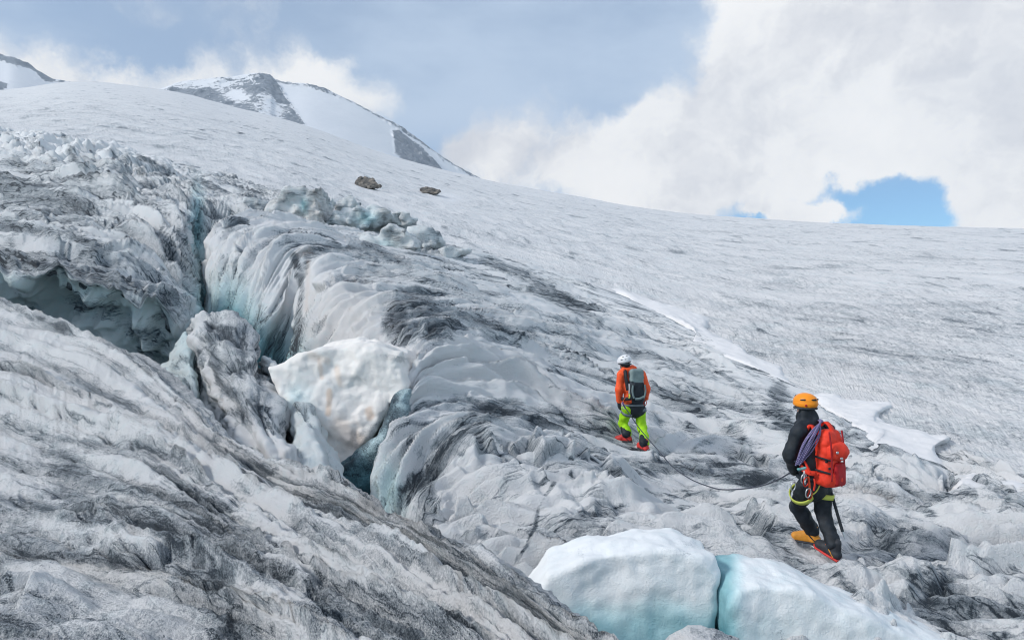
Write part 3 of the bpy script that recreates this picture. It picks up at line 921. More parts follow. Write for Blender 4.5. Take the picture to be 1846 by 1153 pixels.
B1 = ridge('ice_ridge', [[(318, 760, 17.5), (330, 660, 17), (345, 585, 16.6), (385, 572, 16.8), (425, 583, 16.8), (440, 650, 17), (448, 760, 17.4)],
     [(325, 800, 16), (335, 690, 15.6), (345, 578, 15.4), (388, 560, 15.4), (428, 578, 15.4), (446, 660, 15.6), (456, 800, 16)],
     [(338, 850, 14.4), (346, 740, 14.2), (352, 625, 14), (402, 600, 13.8), (455, 622, 14), (470, 730, 14.2), (478, 860, 14.4)],
     [(366, 900, 12.4), (370, 800, 12.2), (376, 705, 12), (430, 668, 11.8), (480, 692, 12), (502, 800, 12.2), (512, 920, 12.4)],
     [(405, 980, 10.7), (410, 880, 10.6), (416, 785, 10.5), (470, 752, 10.3), (512, 782, 10.4), (532, 880, 10.6), (545, 980, 10.7)],
     [(445, 1060, 9.6), (448, 960, 9.6), (452, 858, 9.5), (500, 838, 9.4), (535, 852, 9.4), (560, 960, 9.5), (575, 1060, 9.6)]],
     260, 200, 203, '', ribs=0.16, fine=0.06, rib_w=0.8, fine_w=0.25, lump=0.16, lump_s=1.2, warp=0.3, stretch=3.0, plates=0.05)
B1.attr['dirt'] += -0.06 + 0.12 * sstep(B1.row, 2.0, 2.6) * (1 - sstep(B1.row, 3.6, 4.4)) * (1 - sstep(B1.colp, 3.0, 4.2)) - 0.22 * sstep(B1.colp, 3.6, 4.6)
B1.attr['dirt'] += strokes(B1.u, B1.v, [(0.35, 10, [(380, 590), (385, 640), (395, 690)]), (0.22, 30, [(420, 600), (430, 660)]), (0.3, 14, [(400, 700), (430, 715)])])
B1.attr['blue'] = np.clip(0.75 * (1 - sstep(B1.row, 0.6, 1.7)) + 0.6 * sstep(B1.row, 4.8, 5.8), 0, 1)
tag(B1.mesh('ice_ridge', M_ICE), 'broad dirty ice ridge standing in the crevasse, left of the thin pale ice fin', 'ice ridge')

B2 = ridge('ice_ridge', [[(440, 800, 16), (450, 710, 15.4), (462, 655, 15), (472, 645, 15), (486, 655, 15), (500, 730, 15.4), (505, 800, 16)],
     [(470, 850, 13.4), (480, 765, 13.1), (490, 690, 12.9), (508, 674, 12.8), (530, 700, 12.9), (546, 800, 13.1), (552, 880, 13.4)],
     [(500, 920, 11.6), (510, 845, 11.4), (520, 760, 11.2), (548, 740, 11.1), (572, 770, 11.2), (592, 875, 11.4), (600, 960, 11.6)],
     [(520, 1010, 10.1), (530, 930, 9.9), (540, 845, 9.8), (572, 828, 9.7), (598, 850, 9.8), (614, 945, 9.9), (622, 1030, 10.1)]],
     220, 130, 223, '', ribs=0.10, fine=0.04, rib_w=0.5, fine_w=0.2, lump=0.10, lump_s=0.9, warp=0.2, stretch=3.0, plates=0.03, dirtiness=-0.12)
B2.attr['blue'] = np.clip(0.12 + 0.5 * sstep(B2.row, 4.2, 5.6) + 0.4 * (1 - sstep(B2.row, 0.6, 1.8)), 0, 1)
tag(B2.mesh('ice_fin', M_ICE), 'thin pale blue ice fin beside the white snow block in the crevasse', 'ice ridge')

B0 = ridge('ice_slab', [[(235, 860, 16.6), (250, 760, 16.4), (275, 672, 16.2), (308, 642, 16), (338, 600, 16), (356, 700, 16.2), (362, 800, 16.4)],
     [(255, 880, 14.6), (272, 790, 14.4), (292, 690, 14.2), (320, 660, 14), (346, 645, 14), (362, 740, 14.2), (368, 860, 14.4)],
     [(280, 900, 12.9), (296, 820, 12.8), (315, 722, 12.7), (340, 700, 12.6), (358, 720, 12.6), (372, 800, 12.7), (380, 900, 12.8)]],
     120, 110, 243, '', ribs=0.10, fine=0.05, rib_w=0.6, fine_w=0.25, lump=0.12, lump_s=1.0, warp=0.2, stretch=3.0, plates=0.03, dirtiness=-0.06)
B0.attr['blue'] = np.clip(0.18 + 0.3 * sstep(B0.row, 3, 5), 0, 1)
tag(B0.mesh('ice_slab', M_ICE), 'bluish ice slab leaning below the dark cave mouth on the left', 'ice slab')

# --- white snow block wedged in the crevasse, with the dark ice under it
Y5 = 12.3
Fd = ice_block('snow_block', [(506, 660), (535, 642), (580, 628), (640, 614), (668, 616), (700, 626), (730, 634), (744, 690), (735, 715), (712, 716), (700, 748), (676, 792), (648, 836), (612, 840), (590, 802), (558, 748), (526, 704)], Y5, 0.75, 0.10, 0.024, 0.13, 0.30, 11, 0.9)
Fd.noise(0.25, 0.030, 13, 3)
Fd.f += (0.035 * np.abs(perlin3(Fd.p[..., 0] / 0.5, Fd.p[..., 1] / 0.5, Fd.p[..., 2] / 0.4, 17))).astype(np.float32)
def at5(V):
    u, v = proj(V)
    stain = strokes(u, v, [(0.75, 7, [(594, 705), (592, 745)]), (0.5, 6, [(575, 645), (580, 680)]), (0.45, 7, [(607, 665), (612, 690)]), (0.7, 9, [(665, 740), (668, 752)]), (0.4, 26, [(610, 770), (640, 800)]), (0.35, 10, [(560, 640), (590, 650)])])
    blu = 0.30 * blob(u, v, 535, 720, 25, 35)
    return {'dirt': 0.02 + 0.35 * strokes(u, v, [(1, 10, [(690, 640), (735, 650)]), (1, 26, [(640, 800), (700, 760)]), (0.7, 14, [(525, 700), (545, 715)])]), 'blue': blu, 'snow': 0.2 + zero(V), 'warm': np.clip(stain + 0.10, 0, 1)}
tag(Fd.mesh('snow_block', M_SNOW, None, at5, True), 'big white snow block with rusty stains wedged in the crevasse', 'snow block')

Fd = ice_block('ice_block', [(596, 838), (646, 826), (690, 775), (716, 712), (740, 700), (738, 760), (722, 830), (700, 905), (690, 960), (600, 960), (590, 880)], 11.5, 0.55, 0.15, 0.026, 0.13, 0.15, 31, 0.55)
def at6(V):
    u, v = proj(V)
    return {'dirt': 0.36 + 0.45 * fbm3(V, 0.35, 3, 33) + 0.5 * strokes(u, v, [(1, 12, [(610, 850), (680, 770), (710, 720)]), (1, 12, [(700, 790), (715, 740)])]), 'blue': np.clip(0.36 + 0.60 * sstep(v, 790, 870), 0, 1), 'snow': zero(V), 'warm': zero(V)}
tag(Fd.mesh('ice_block', M_DARKICE, None, at6, True), 'dark blue-green ice block jammed below the white snow block', 'ice block')

# --- clean blocks at the near end of the crevasse
Fd = ice_block('ice_block', [(950, 1045), (985, 1000), (1060, 968), (1150, 957), (1215, 966), (1258, 980), (1264, 1000), (1256, 1060), (1236, 1145), (1210, 1260), (1060, 1260), (1010, 1120)], 6.7, 0.36, 0.06, 0.016, 0.05, 0.12, 51, 0.9, 6.95)
Fd.noise(0.40, 0.035, 53, 3)
Fd.noise(0.10, 0.005, 54, 3)
def at7(V):
    u, v = proj(V)
    edge = 1062 + 0.0 * u + 14 * perlin2(u / 70, v * 0 + 3, 5) - 0.0009 * (u - 1180) ** 2 * -1
    return {'dirt': 0.04 + 0.15 * strokes(u, v, [(1, 4, [(1085, 1037), (1105, 1028)])]) + 0.2 * fbm3(V, 0.3, 4, 3), 'blue': np.clip(0.66 * sstep(v, edge - 8, edge + 60), 0, 1), 'snow': 0.1 + zero(V), 'warm': zero(V)}
tag(Fd.mesh('ice_block', M_BLOCK, None, at7, True), 'white ice block with turquoise lower face at the near end of the crevasse', 'ice block')

Fd = ice_block('ice_block', [(1280, 1036), (1292, 1016), (1330, 1008), (1420, 1022), (1500, 1058), (1600, 1098), (1690, 1135), (1790, 1180), (1850, 1260), (1264, 1260), (1272, 1140)], 6.45, 0.42, 0.06, 0.016, 0.05, 0.15, 61, 0.9, 6.75)
Fd.noise(0.40, 0.035, 63, 3)
Fd.noise(0.10, 0.005, 64, 3)
def at8(V):
    u, v = proj(V)
    return {'dirt': 0.06 + 0.2 * fbm3(V, 0.3, 4, 3), 'blue': np.clip(0.8 * (1 - sstep(u, 1306, 1350)) + 0.03 + 0.2 * sstep(v, 1090, 1150) * (1 - sstep(u, 1330, 1480)), 0, 1), 'snow': 0.2 + zero(V), 'warm': zero(V)}
tag(Fd.mesh('ice_block', M_BLOCK, None, at8, True), 'long white ice block below the climber with the orange helmet', 'ice block')

Fd = ice_block('ice_lump', [(1205, 1172), (1240, 1160), (1280, 1150), (1300, 1149), (1320, 1160), (1350, 1175), (1360, 1230), (1190, 1230)], 4.7, 0.22, 0.08, 0.016, 0.05, 0.2, 67, 0.3)
tag(Fd.mesh('ice_lump', M_ICE, None, lambda V: {'dirt': 0.15 + 0.4 * fbm3(V, 0.15, 3, 3), 'blue': zero(V), 'snow': zero(V), 'warm': zero(V)}, True), 'small ice lump at the bottom edge before the two white blocks', 'ice block')

# --- seracs at the head of the crevasse
def serac_block(poly, Y, depth, seed, label, blue_spots, stain=0.15, noise=0.35, h=0.075):
    Fd = ice_block('serac', poly, Y, depth, 0.10, h, noise, 0.15, seed, 1.0)
    Fd.f += (0.25 * np.abs(perlin3(Fd.p[..., 0] / 0.8, Fd.p[..., 1] / 0.8, Fd.p[..., 2] / 0.6, seed + 9))).astype(np.float32)
    def at(V):
        u, v = proj(V)
        b = zero(V) + 0.08
        for (x, y, rx, ry, s) in blue_spots:
            b = b + s * blob(u, v, x, y, rx, ry)
        return {'dirt': 0.20 + 0.38 * fbm3(V, 0.9, 4, seed), 'blue': np.clip(b, 0, 1), 'snow': zero(V), 'warm': np.clip(stain * (0.6 + fbm3(V, 1.2, 3, seed + 4)), 0, 1)}
    return tag(Fd.mesh('serac', M_ICE, None, at, True), label, 'serac', 'seracs at the head of the crevasse')
serac_block([(495, 372), (520, 352), (560, 343), (585, 352), (592, 390), (590, 440), (500, 440)], 38, 1.6, 301, 'square serac with a narrow blue hole at the head of the crevasse', [(549, 372, 6, 12, 1.0)], 0.25)
serac_block([(596, 410), (612, 388), (640, 380), (690, 378), (710, 388), (690, 402), (660, 418), (640, 440), (600, 440)], 38.5, 1.4, 311, 'pale green-blue serac right of the square one', [(660, 395, 18, 12, 0.6)], 0.1)
serac_block([(640, 445), (665, 425), (700, 412), (735, 415), (760, 440), (740, 462), (650, 470)], 33, 1.2, 321, 'low wide serac with dark streaks nearest the dome top', [(700, 440, 20, 10, 0.3)], 0.1)

rs = random.Random(41)
for k, (cu, cv, wd, ht, yy) in enumerate([(470, 372, 22, 14, 40), (628, 372, 20, 12, 41), (725, 398, 24, 13, 40), (768, 425, 34, 16, 37), (815, 452, 26, 9, 36), (605, 440, 26, 10, 31)]):
    poly = [(cu + wd * math.cos(t_) * rs.uniform(0.75, 1.15), cv + ht * (math.sin(t_) if math.sin(t_) < 0 else 1.6 * math.sin(t_)) * rs.uniform(0.75, 1.15)) for t_ in np.linspace(0, 2 * math.pi, 11)[:-1]]
    o = serac_block(poly, yy, 0.8, 331 + 7 * k, ['small ice lump just left of the square serac at the crevasse head', 'small ice lump behind the gap between the two tall seracs',
                    'small ice lump just right of the pale green-blue serac', 'widest ice lump in the row trailing right from the seracs', 'low ice lump at the right end of the row trailing from the seracs', 'ice lump in front of the seracs on top of the dome'][k], [], 0.06, 0.30, 0.07)
    o.name = 'ice_lump'
    o['category'] = 'ice lump'
    o['group'] = 'broken ice lumps behind the crevasse head'

# ------------------------------------------------------------------ mountains
def mountain_material(name):
    m, t, b = principled(name)
    pos = t.n('ShaderNodeTexCoord').outputs['Object']
    r = attr(t, 'rock').outputs['Fac']
    n1 = t.noise(pos, 0.10, 8, 0.72).outputs['Fac']
    n2 = t.noise(t.vmath('MULTIPLY', pos, (1, 1, 0.35)), 0.14, 5, 0.6).outputs['Fac']
    f = t.smooth(t.math('ADD', r, t.math('MULTIPLY', t.math('SUBTRACT', n1, 0.5), 2.0)), 0.46, 0.58)
    rock = t.ramp(n2, [(0.3, (0.09, 0.115, 0.145)), (0.5, (0.17, 0.20, 0.24)), (0.75, (0.30, 0.32, 0.35))])
    snow = t.ramp(n1, [(0.2, (0.72, 0.74, 0.78)), (0.8, (0.82, 0.83, 0.85))])
    t.link(t.mix(f, snow, rock), b.inputs['Base Color'])
    b.inputs['Roughness'].default_value = 0.85
    bp = t.n('ShaderNodeBump')
    bp.inputs['Distance'].default_value = 3.0
    bp.inputs['Strength'].default_value = 0.6
    t.link(t.math('MULTIPLY', n2, f), bp.inputs['Height'])
    t.link(bp.outputs[0], b.inputs['Normal'])
    return m


M_MOUNT = mountain_material('mountain_rock_and_snow')


def mountain(name, sky, Y, drop, rock_fn, nr, nc, seed):
    mid = [(u, v + drop * 0.45, Y * 0.86) for u, v in sky]
    low = [(u, v + drop, Y * 0.70) for u, v in sky]
    back = [(u, v + drop * 0.25, Y * 1.06) for u, v in sky]
    back2 = [(u, v + drop, Y * 1.16) for u, v in sky]
    top = [(u, v, Y) for u, v in sky]
    q = [(u, v + drop * 0.16, Y * 0.955) for u, v in sky]
    S = Sheet([back2, back, top, q, mid, low], nr, nc, metric=0)
    rk = rock_fn(S.u, S.v, S.row)
    S.N = np.repeat(np.array([[[0, -0.75, 0.66]]]), nr, 0).repeat(nc, 1)
    crag = fbm3(S.G, 45, 6, seed, 0.55)
    S.disp((9 * np.abs(crag) + 5 * crag) * np.clip(rk, 0.0, 1) + 3 * fbm3(S.G, 160, 3, seed + 7))
    S.attr['rock'] = rk
    return tag(S.mesh(name, M_MOUNT), kind='structure')


def rock_main(u, v, row):
    front = sstep(row, 1.6, 2.0)
    n = fbm2(u / 40, v / 25, 4, 400)
    p1 = poly_sd(u, v, [(285, 166), (330, 156), (352, 158), (400, 148), (440, 142), (466, 138), (486, 134), (506, 160), (546, 222), (560, 240), (480, 232), (400, 205), (340, 186)])
    p2 = poly_sd(u, v, [(708, 236), (722, 238), (762, 268), (797, 304), (790, 318), (740, 300), (712, 275)])
    r = 0.80 * (1 - sstep(p1, -6, 6)) + 0.80 * (1 - sstep(p2, -4, 5))
    r = r + 0.42 * (1 - sstep(poly_sd(u, v, [(285, 168), (330, 146), (400, 138), (470, 132), (500, 150), (545, 225), (400, 205)]), -3, 8)) * (r < 0.4)
    r = r - 0.75 * blob(u, v, 428, 172, 26, 13, 10) - 0.45 * blob(u, v, 480, 190, 22, 30, 30) - 0.35 * blob(u, v, 390, 152, 60, 8, -4) - 0.4 * blob(u, v, 505, 205, 14, 24, 30)
    r = r + 0.5 * (1 - sstep(poly_sd(u, v, [(466, 134), (486, 132), (520, 188), (500, 184)]), -3, 3))
    edge = strokes(u, v, [(0.56, 3.6, [(500, 147), (560, 156), (620, 178), (680, 208), (730, 238), (780, 271), (820, 298), (866, 324)]), (0.5, 2.5, [(735, 236), (770, 262), (800, 290)])], 0.5, 9)
    r = np.maximum(r, edge * (row < 2.6))
    return np.clip((r + 0.12 * n * (r > 0.05)) * front, 0, 1)


mountain('mountain', [(60, 260), (180, 200), (245, 176), (290, 160), (330, 147), (370, 142), (410, 139), (445, 135), (470, 133), (487, 137), (505, 147), (560, 155), (620, 177), (680, 207), (730, 237), (780, 270), (820, 297), (865, 323), (920, 365), (980, 410)],
         1500, 130, rock_main, 260, 520, 411)


def rock_left(u, v, row):
    front = sstep(row, 1.6, 2.0)
    r = strokes(u, v, [(0.9, 9, [(-300, 60), (-100, 85), (0, 104), (40, 113), (70, 130), (92, 142)]), (0.8, 9, [(-60, 148), (-10, 150), (8, 156), (-20, 168)]), (0.75, 7, [(112, 152), (128, 158), (134, 164)]), (0.5, 5, [(70, 165), (120, 158)]), (0.45, 4, [(150, 150), (240, 160)])], 0.6, 13)
    return np.clip((r + 0.1 * fbm2(u / 30, v / 18, 3, 420) * (r > 0.05)) * front, 0, 1)


mountain('mountain', [(-600, 60), (-400, 52), (-250, 62), (-120, 84), (-40, 96), (0, 101), (20, 103), (40, 112), (70, 130), (95, 144), (125, 152), (145, 160), (175, 178), (230, 220)],
         1500, 110, rock_left, 180, 300, 431)


# --- rocks standing out of the upper slope
def rock_material():
    m, t, b = principled('brown_rock')
    pos = t.n('ShaderNodeTexCoord').outputs['Object']
    n = t.noise(t.vmath('MULTIPLY', pos, (1, 1, 2.2)), 1.1, 6, 0.65).outputs['Fac']
    t.link(t.ramp(n, [(0.3, (0.05, 0.05, 0.052)), (0.5, (0.15, 0.135, 0.12)), (0.68, (0.30, 0.255, 0.215)), (0.85, (0.4, 0.38, 0.36))]), b.inputs['Base Color'])
    b.inputs['Roughness'].default_value = 0.9
    return m


M_ROCK = rock_material()


def near_px(S, u0, v0):
    d = (S.u - u0) ** 2 + (S.v - v0) ** 2
    i = np.unravel_index(np.argmin(d), d.shape)
    return S.G[i]


def outcrop(poly, at_px, seed, label):
    Y = float(near_px(S8, *at_px)[1])
    Fd = ice_block('rock_outcrop', poly, Y, 1.2 * Y / 150, 0.1, Y / 150 * 0.07, 0.42 * Y / 150, 0.8, seed, 0.9 * Y / 150)
    o = Fd.mesh('rock_outcrop', M_ROCK)
    for p in o.data.polygons:
        p.use_smooth = False
    return tag(o, label, 'rock')


S8.u, S8.v = proj(S8.G)
outcrop([(641, 330), (648, 322), (656, 317), (664, 322), (671, 321), (678, 331), (688, 336), (680, 340), (660, 342), (648, 339)], (665, 340), 501, 'larger brown rock outcrop on the upper snow slope')
outcrop([(758, 342), (763, 338), (778, 339), (794, 345), (788, 350), (764, 350)], (776, 350), 507, 'smaller dark rock right of the larger outcrop on the slope')


# --- old snow lying in the trough between dome and slope
S3.u, S3.v = proj(S3.G)


def snow_strip(line, label, seed):
    rows = []
    smp, val = [], []
    for (u, v, wpx) in line:
        for k, S in ((-1.2, S8), (-0.5, S8), (0.5, S3), (1.2, S3)):
            uu, vv = u - 0.45 * k * wpx, v + 0.9 * k * wpx
            smp.append([1, uu, vv])
            val.append(1.0 / float(near_px(S, uu, vv)[1]))
    inv = np.linalg.lstsq(np.array(smp), np.array(val), rcond=None)[0]
    for (u, v, wpx) in line:
        pts = []
        for k in (-1.35, -1.0, -0.55, 0.0, 0.55, 1.0, 1.35):
            # across the strip: down-left side lies on the dome, up-right side on the slope
            wk = wpx * (1 + 0.35 * math.sin(u * 0.045 + k * 1.3 + seed) + 0.2 * math.sin(u * 0.11 - k))
            uu, vv = u - 0.45 * k * wk, v + 0.9 * k * wk
            x, y, z = P(uu, vv, 1.0 / float(np.array([1, uu, vv]) @ inv))
            lift = ((0.10 if abs(k) < 0.6 else (0.04 if abs(k) < 1.1 else -0.20)) - (0.05 if seed == 601 else (-0.06 if seed == 611 else 0))) * y / 18
            pts.append((x, y - 0.25 * lift, z + lift))
        if u in (line[0][0], line[-1][0]):
            pts = [(x, y, z - 0.14 * y / 18) for x, y, z in pts]
        rows.append(pts)
    C = np.array(rows)
    for _ in range(2):
        C[1:-1, :, 1] = 0.25 * C[:-2, :, 1] + 0.5 * C[1:-1, :, 1] + 0.25 * C[2:, :, 1]
        C[:, 1:-1, 1] = 0.25 * C[:, :-2, 1] + 0.5 * C[:, 1:-1, 1] + 0.25 * C[:, 2:, 1]
    S = Sheet(C, 240, 90, metric=0.5, xyz=True)
    edge = np.abs(S.colp - 3) / 3
    S.disp((0.04 + 0.08 * edge) * fbm3(S.G, 0.8, 4, seed) + 0.08 * fbm3(S.G, 1.6, 3, seed + 5) * edge)
    S.attr = {'dirt': 0.02 + 0.38 * sstep(edge, 0.45, 1.0) + 0.24 * fbm3(S.G, 0.9, 4, seed + 3), 'blue': np.zeros(S.a.shape), 'snow': np.clip(1.0 - 0.8 * sstep(edge + 0.25 * fbm3(S.G, 0.6, 3, seed + 9), 0.55, 1), 0, 1), 'warm': 0.05 + np.zeros(S.a.shape)}
    return tag(S.mesh('snow_strip', M_SNOW), label, 'snow')


snow_strip([(1085, 513, 4), (1130, 530, 6), (1170, 547, 9), (1210, 565, 8), (1250, 588, 15), (1285, 609, 19), (1320, 630, 12), (1350, 648, 8), (1385, 668, 11), (1420, 688, 9), (1450, 704, 4)],
           'narrow upper part of the white snow strip in the trough behind the climbers', 601)
snow_strip([(1460, 706, 5), (1495, 724, 10), (1525, 742, 18), (1555, 757, 27), (1590, 776, 30), (1625, 795, 33), (1660, 814, 27), (1685, 828, 17), (1702, 838, 6)],
           'wide white tongue of snow right of the orange helmet', 606)
snow_strip([(1728, 846, 5), (1750, 858, 16), (1780, 872, 25), (1808, 884, 25), (1830, 897, 17), (1846, 908, 8)],
           'small white snow patch at the right edge beyond the snow tongue', 611)

# ------------------------------------------------------------------ climbers
def cloth(name, col, rough=0.72, var=0.25, bump=0.004, scale=60.0, sheen=0.0):
    m, t, b = principled(name)
    pos = t.n('ShaderNodeTexCoord').outputs['Object']
    n = t.noise(pos, 9.0, 4, 0.6).outputs['Fac']
    w = t.noise(pos, scale * 6, 2, 0.5).outputs['Fac']
    dk = tuple(c * (1 - var) for c in col)
    lt = tuple(min(1, c * (1 + var) + 0.004) for c in col)
    t.link(t.ramp(n, [(0.3, dk), (0.7, lt)]), b.inputs['Base Color'])
    b.inputs['Roughness'].default_value = rough
    b.inputs['Specular IOR Level'].default_value = 0.3
    bp = t.n('ShaderNodeBump')
    bp.inputs['Strength'].default_value = 0.5
    bp.inputs['Distance'].default_value = bump
    t.link(t.math('ADD', t.math('MULTIPLY', n, 2.0), w), bp.inputs['Height'])
    t.link(bp.outputs[0], b.inputs['Normal'])
    return m


def metal(name, col, rough=0.35):
    m, t, b = principled(name)
    pos = t.n('ShaderNodeTexCoord').outputs['Object']
    n = t.noise(pos, 40.0, 3, 0.6).outputs['Fac']
    t.link(t.ramp(n, [(0.3, tuple(c * 0.8 for c in col)), (0.7, col)]), b.inputs['Base Color'])
    b.inputs['Metallic'].default_value = 0.9
    b.inputs['Roughness'].default_value = rough
    return m


C_SKIN = cloth('skin', (0.45, 0.26, 0.19), 0.55, 0.1)
C_BLACK = cloth('black_shell_fabric', (0.012, 0.017, 0.024), 0.6, 0.4)
C_DGREY = cloth('charcoal_fabric', (0.035, 0.045, 0.055), 0.7, 0.3)
C_GREYF = cloth('grey_fabric', (0.14, 0.17, 0.19), 0.7, 0.2)
C_RED = cloth('red_pack_fabric', (0.80, 0.045, 0.018), 0.6, 0.16)
C_DRED = cloth('dark_red_pack_fabric', (0.42, 0.012, 0.016), 0.65, 0.2)
C_ORANGE = cloth('orange_shell_fabric', (0.98, 0.11, 0.028), 0.6, 0.14)
C_LIME = cloth('lime_trouser_fabric', (0.34, 0.66, 0.010), 0.65, 0.14)
C_TEAL = cloth('grey_green_fabric', (0.19, 0.25, 0.25), 0.7, 0.15)
C_YELLOW = cloth('yellow_green_webbing', (0.50, 0.55, 0.10), 0.7, 0.12)
C_HELM_O = cloth('orange_helmet_shell', (0.86, 0.27, 0.012), 0.32, 0.05, 0.0005)
C_HELM_W = cloth('white_helmet_shell', (0.72, 0.72, 0.74), 0.35, 0.05, 0.0005)
C_HAIR = cloth('dark_hair', (0.015, 0.013, 0.012), 0.6, 0.3)
C_BOOT_Y = cloth('yellow_boot', (0.60, 0.25, 0.03), 0.5, 0.25)
C_BOOT_R = cloth('red_boot', (0.55, 0.04, 0.035), 0.5, 0.25)
C_BOOT_D = cloth('dark_boot', (0.03, 0.033, 0.04), 0.5, 0.25)
C_STEEL = metal('steel', (0.55, 0.56, 0.58))
C_REDM = metal('red_anodised', (0.6, 0.05, 0.03), 0.4)
C_WEBW = cloth('white_webbing', (0.62, 0.62, 0.64), 0.7, 0.1)
C_WEBO = cloth('orange_webbing', (0.75, 0.12, 0.03), 0.7, 0.1)
C_WEBT = cloth('turquoise_webbing', (0.18, 0.42, 0.42), 0.7, 0.1)
C_WEBP = cloth('purple_webbing', (0.2, 0.1, 0.3), 0.7, 0.1)


def rope_mat(name, c1, c2):
    m, t, b = principled(name)
    pos = t.n('ShaderNodeTexCoord').outputs['Object']
    w = t.n('ShaderNodeTexWave', wave_type='BANDS', bands_direction='DIAGONAL')
    w.inputs['Scale'].default_value = 28
    w.inputs['Distortion'].default_value = 2.5
    t.link(pos, w.inputs['Vector'])
    t.link(t.ramp(w.outputs['Fac'], [(0.35, c1), (0.65, c2)]), b.inputs['Base Color'])
    b.inputs['Roughness'].default_value = 0.8
    return m


C_ROPE = rope_mat('dark_rope', (0.03, 0.035, 0.05), (0.07, 0.08, 0.11))
C_PURPLE = rope_mat('purple_rope', (0.10, 0.075, 0.19), (0.27, 0.24, 0.40))


def catmull(pts, n):
    C = np.array(pts, float)
    return spline_w(np.linspace(0, len(C) - 1, n), len(C)) @ C


def tube_geo(path, r, sides=8):
    path = np.asarray(path, float)
    n = len(path)
    tan = np.gradient(path, axis=0)
    tan /= np.maximum(np.linalg.norm(tan, axis=1, keepdims=True), 1e-9)
    rr = np.broadcast_to(np.asarray(r, float), (n,))
    up = np.array([0.13, 0.21, 0.97])
    V = []
    nv = np.cross(tan[0], up)
    nv /= np.linalg.norm(nv)
    for i in range(n):
        nv = nv - tan[i] * (nv @ tan[i])
        nv /= max(np.linalg.norm(nv), 1e-9)
        bv = np.cross(tan[i], nv)
        a = np.arange(sides) * 2 * np.pi / sides
        V.append(path[i] + rr[i] * (np.cos(a)[:, None] * nv + np.sin(a)[:, None] * bv))
    V = np.concatenate(V)
    i = np.arange(n - 1)[:, None] * sides
    j = np.arange(sides)[None]
    Q = np.stack([i + j, i + (j + 1) % sides, i + sides + (j + 1) % sides, i + sides + j], -1).reshape(-1, 4)
    c0, c1 = len(V), len(V) + 1
    V = np.concatenate([V, path[:1], path[-1:]])
    cap0 = [[c0, (k + 1) % sides, k, k] for k in range(sides)]
    return V, Q


def join_geo(gs):
    Vs, Qs, o = [], [], 0
    for V, Q in gs:
        Vs.append(V)
        Qs.append(Q + o)
        o += len(V)
    return np.concatenate(Vs), np.concatenate(Qs)


def tube(name, mat, parent, pts, r, n=24, sides=8):
    V, Q = tube_geo(catmull(pts, n), r, sides)
    return grid_object(name, V, Q, mat, parent=parent)


def strap(name, mat, parent, pts, nrm, w, th=0.004, n=20):
    """flat webbing: a ribbon with thickness following pts, lying across the direction nrm"""
    path = catmull(pts, n)
    N = catmull([np.array(q, float) for q in nrm], n) if np.ndim(nrm) == 2 else np.repeat(np.array([nrm], float), n, 0)
    tan = np.gradient(path, axis=0)
    tan /= np.maximum(np.linalg.norm(tan, axis=1, keepdims=True), 1e-9)
    N = N - tan * (N * tan).sum(1, keepdims=True)
    N /= np.maximum(np.linalg.norm(N, axis=1, keepdims=True), 1e-9)
    S = np.cross(tan, N)
    V = np.stack([path - S * w / 2 - N * th, path + S * w / 2 - N * th, path + S * w / 2 + N * th, path - S * w / 2 + N * th], 1).reshape(-1, 3)
    i = np.arange(n - 1)[:, None] * 4
    j = np.arange(4)[None]
    Q = np.stack([i + j, i + (j + 1) % 4, i + 4 + (j + 1) % 4, i + 4 + j], -1).reshape(-1, 4)
    Q = np.concatenate([Q, [[3, 2, 1, 0], [(n - 1) * 4, (n - 1) * 4 + 1, (n - 1) * 4 + 2, (n - 1) * 4 + 3]]])
    return grid_object(name, V, Q, mat, parent=parent, smooth=False)


def empty(name, loc):
    o = bpy.data.objects.new(name, None)
    o.empty_display_size = 0.2
    o.location = loc
    COL.objects.link(o)
    return o


def ground(u0, v0, Yg):
    """ice surface at a photo point, the sheet point nearest the expected depth"""
    d = ((S3.u - u0) ** 2 + (S3.v - v0) ** 2) + 40 * (S3.G[..., 1] - Yg) ** 2
    i = np.unravel_index(np.argmin(d), d.shape)
    return S3.G[i]


class Climber:
    def __init__(self, base_px, Yg, face_deg, label):
        g = ground(*base_px, Yg)
        self.Y = float(g[1])
        self.base = np.array(P(base_px[0], base_px[1], self.Y))
        self.base[2] = g[2]
        self.root = empty('person', tuple(self.base))
        tag(self.root, label, 'person', 'climbers roped together on the glacier')
        a = math.radians(face_deg)
        self.f = np.array([-math.sin(a), math.cos(a), 0.0])
        self.r = np.array([math.cos(a), math.sin(a), 0.0])
        self.u = np.array([0, 0, 1.0])
        self.s = self.Y / F_PX

    def J(self, u, v, dy=0.0):
        return np.array(P(u, v, self.Y + dy)) - self.base

    def W(self, p):
        return np.array(p) + self.base

    def bounds(self, pts, m):
        a = np.array(pts)
        return a.min(0) - m, a.max(0) + m


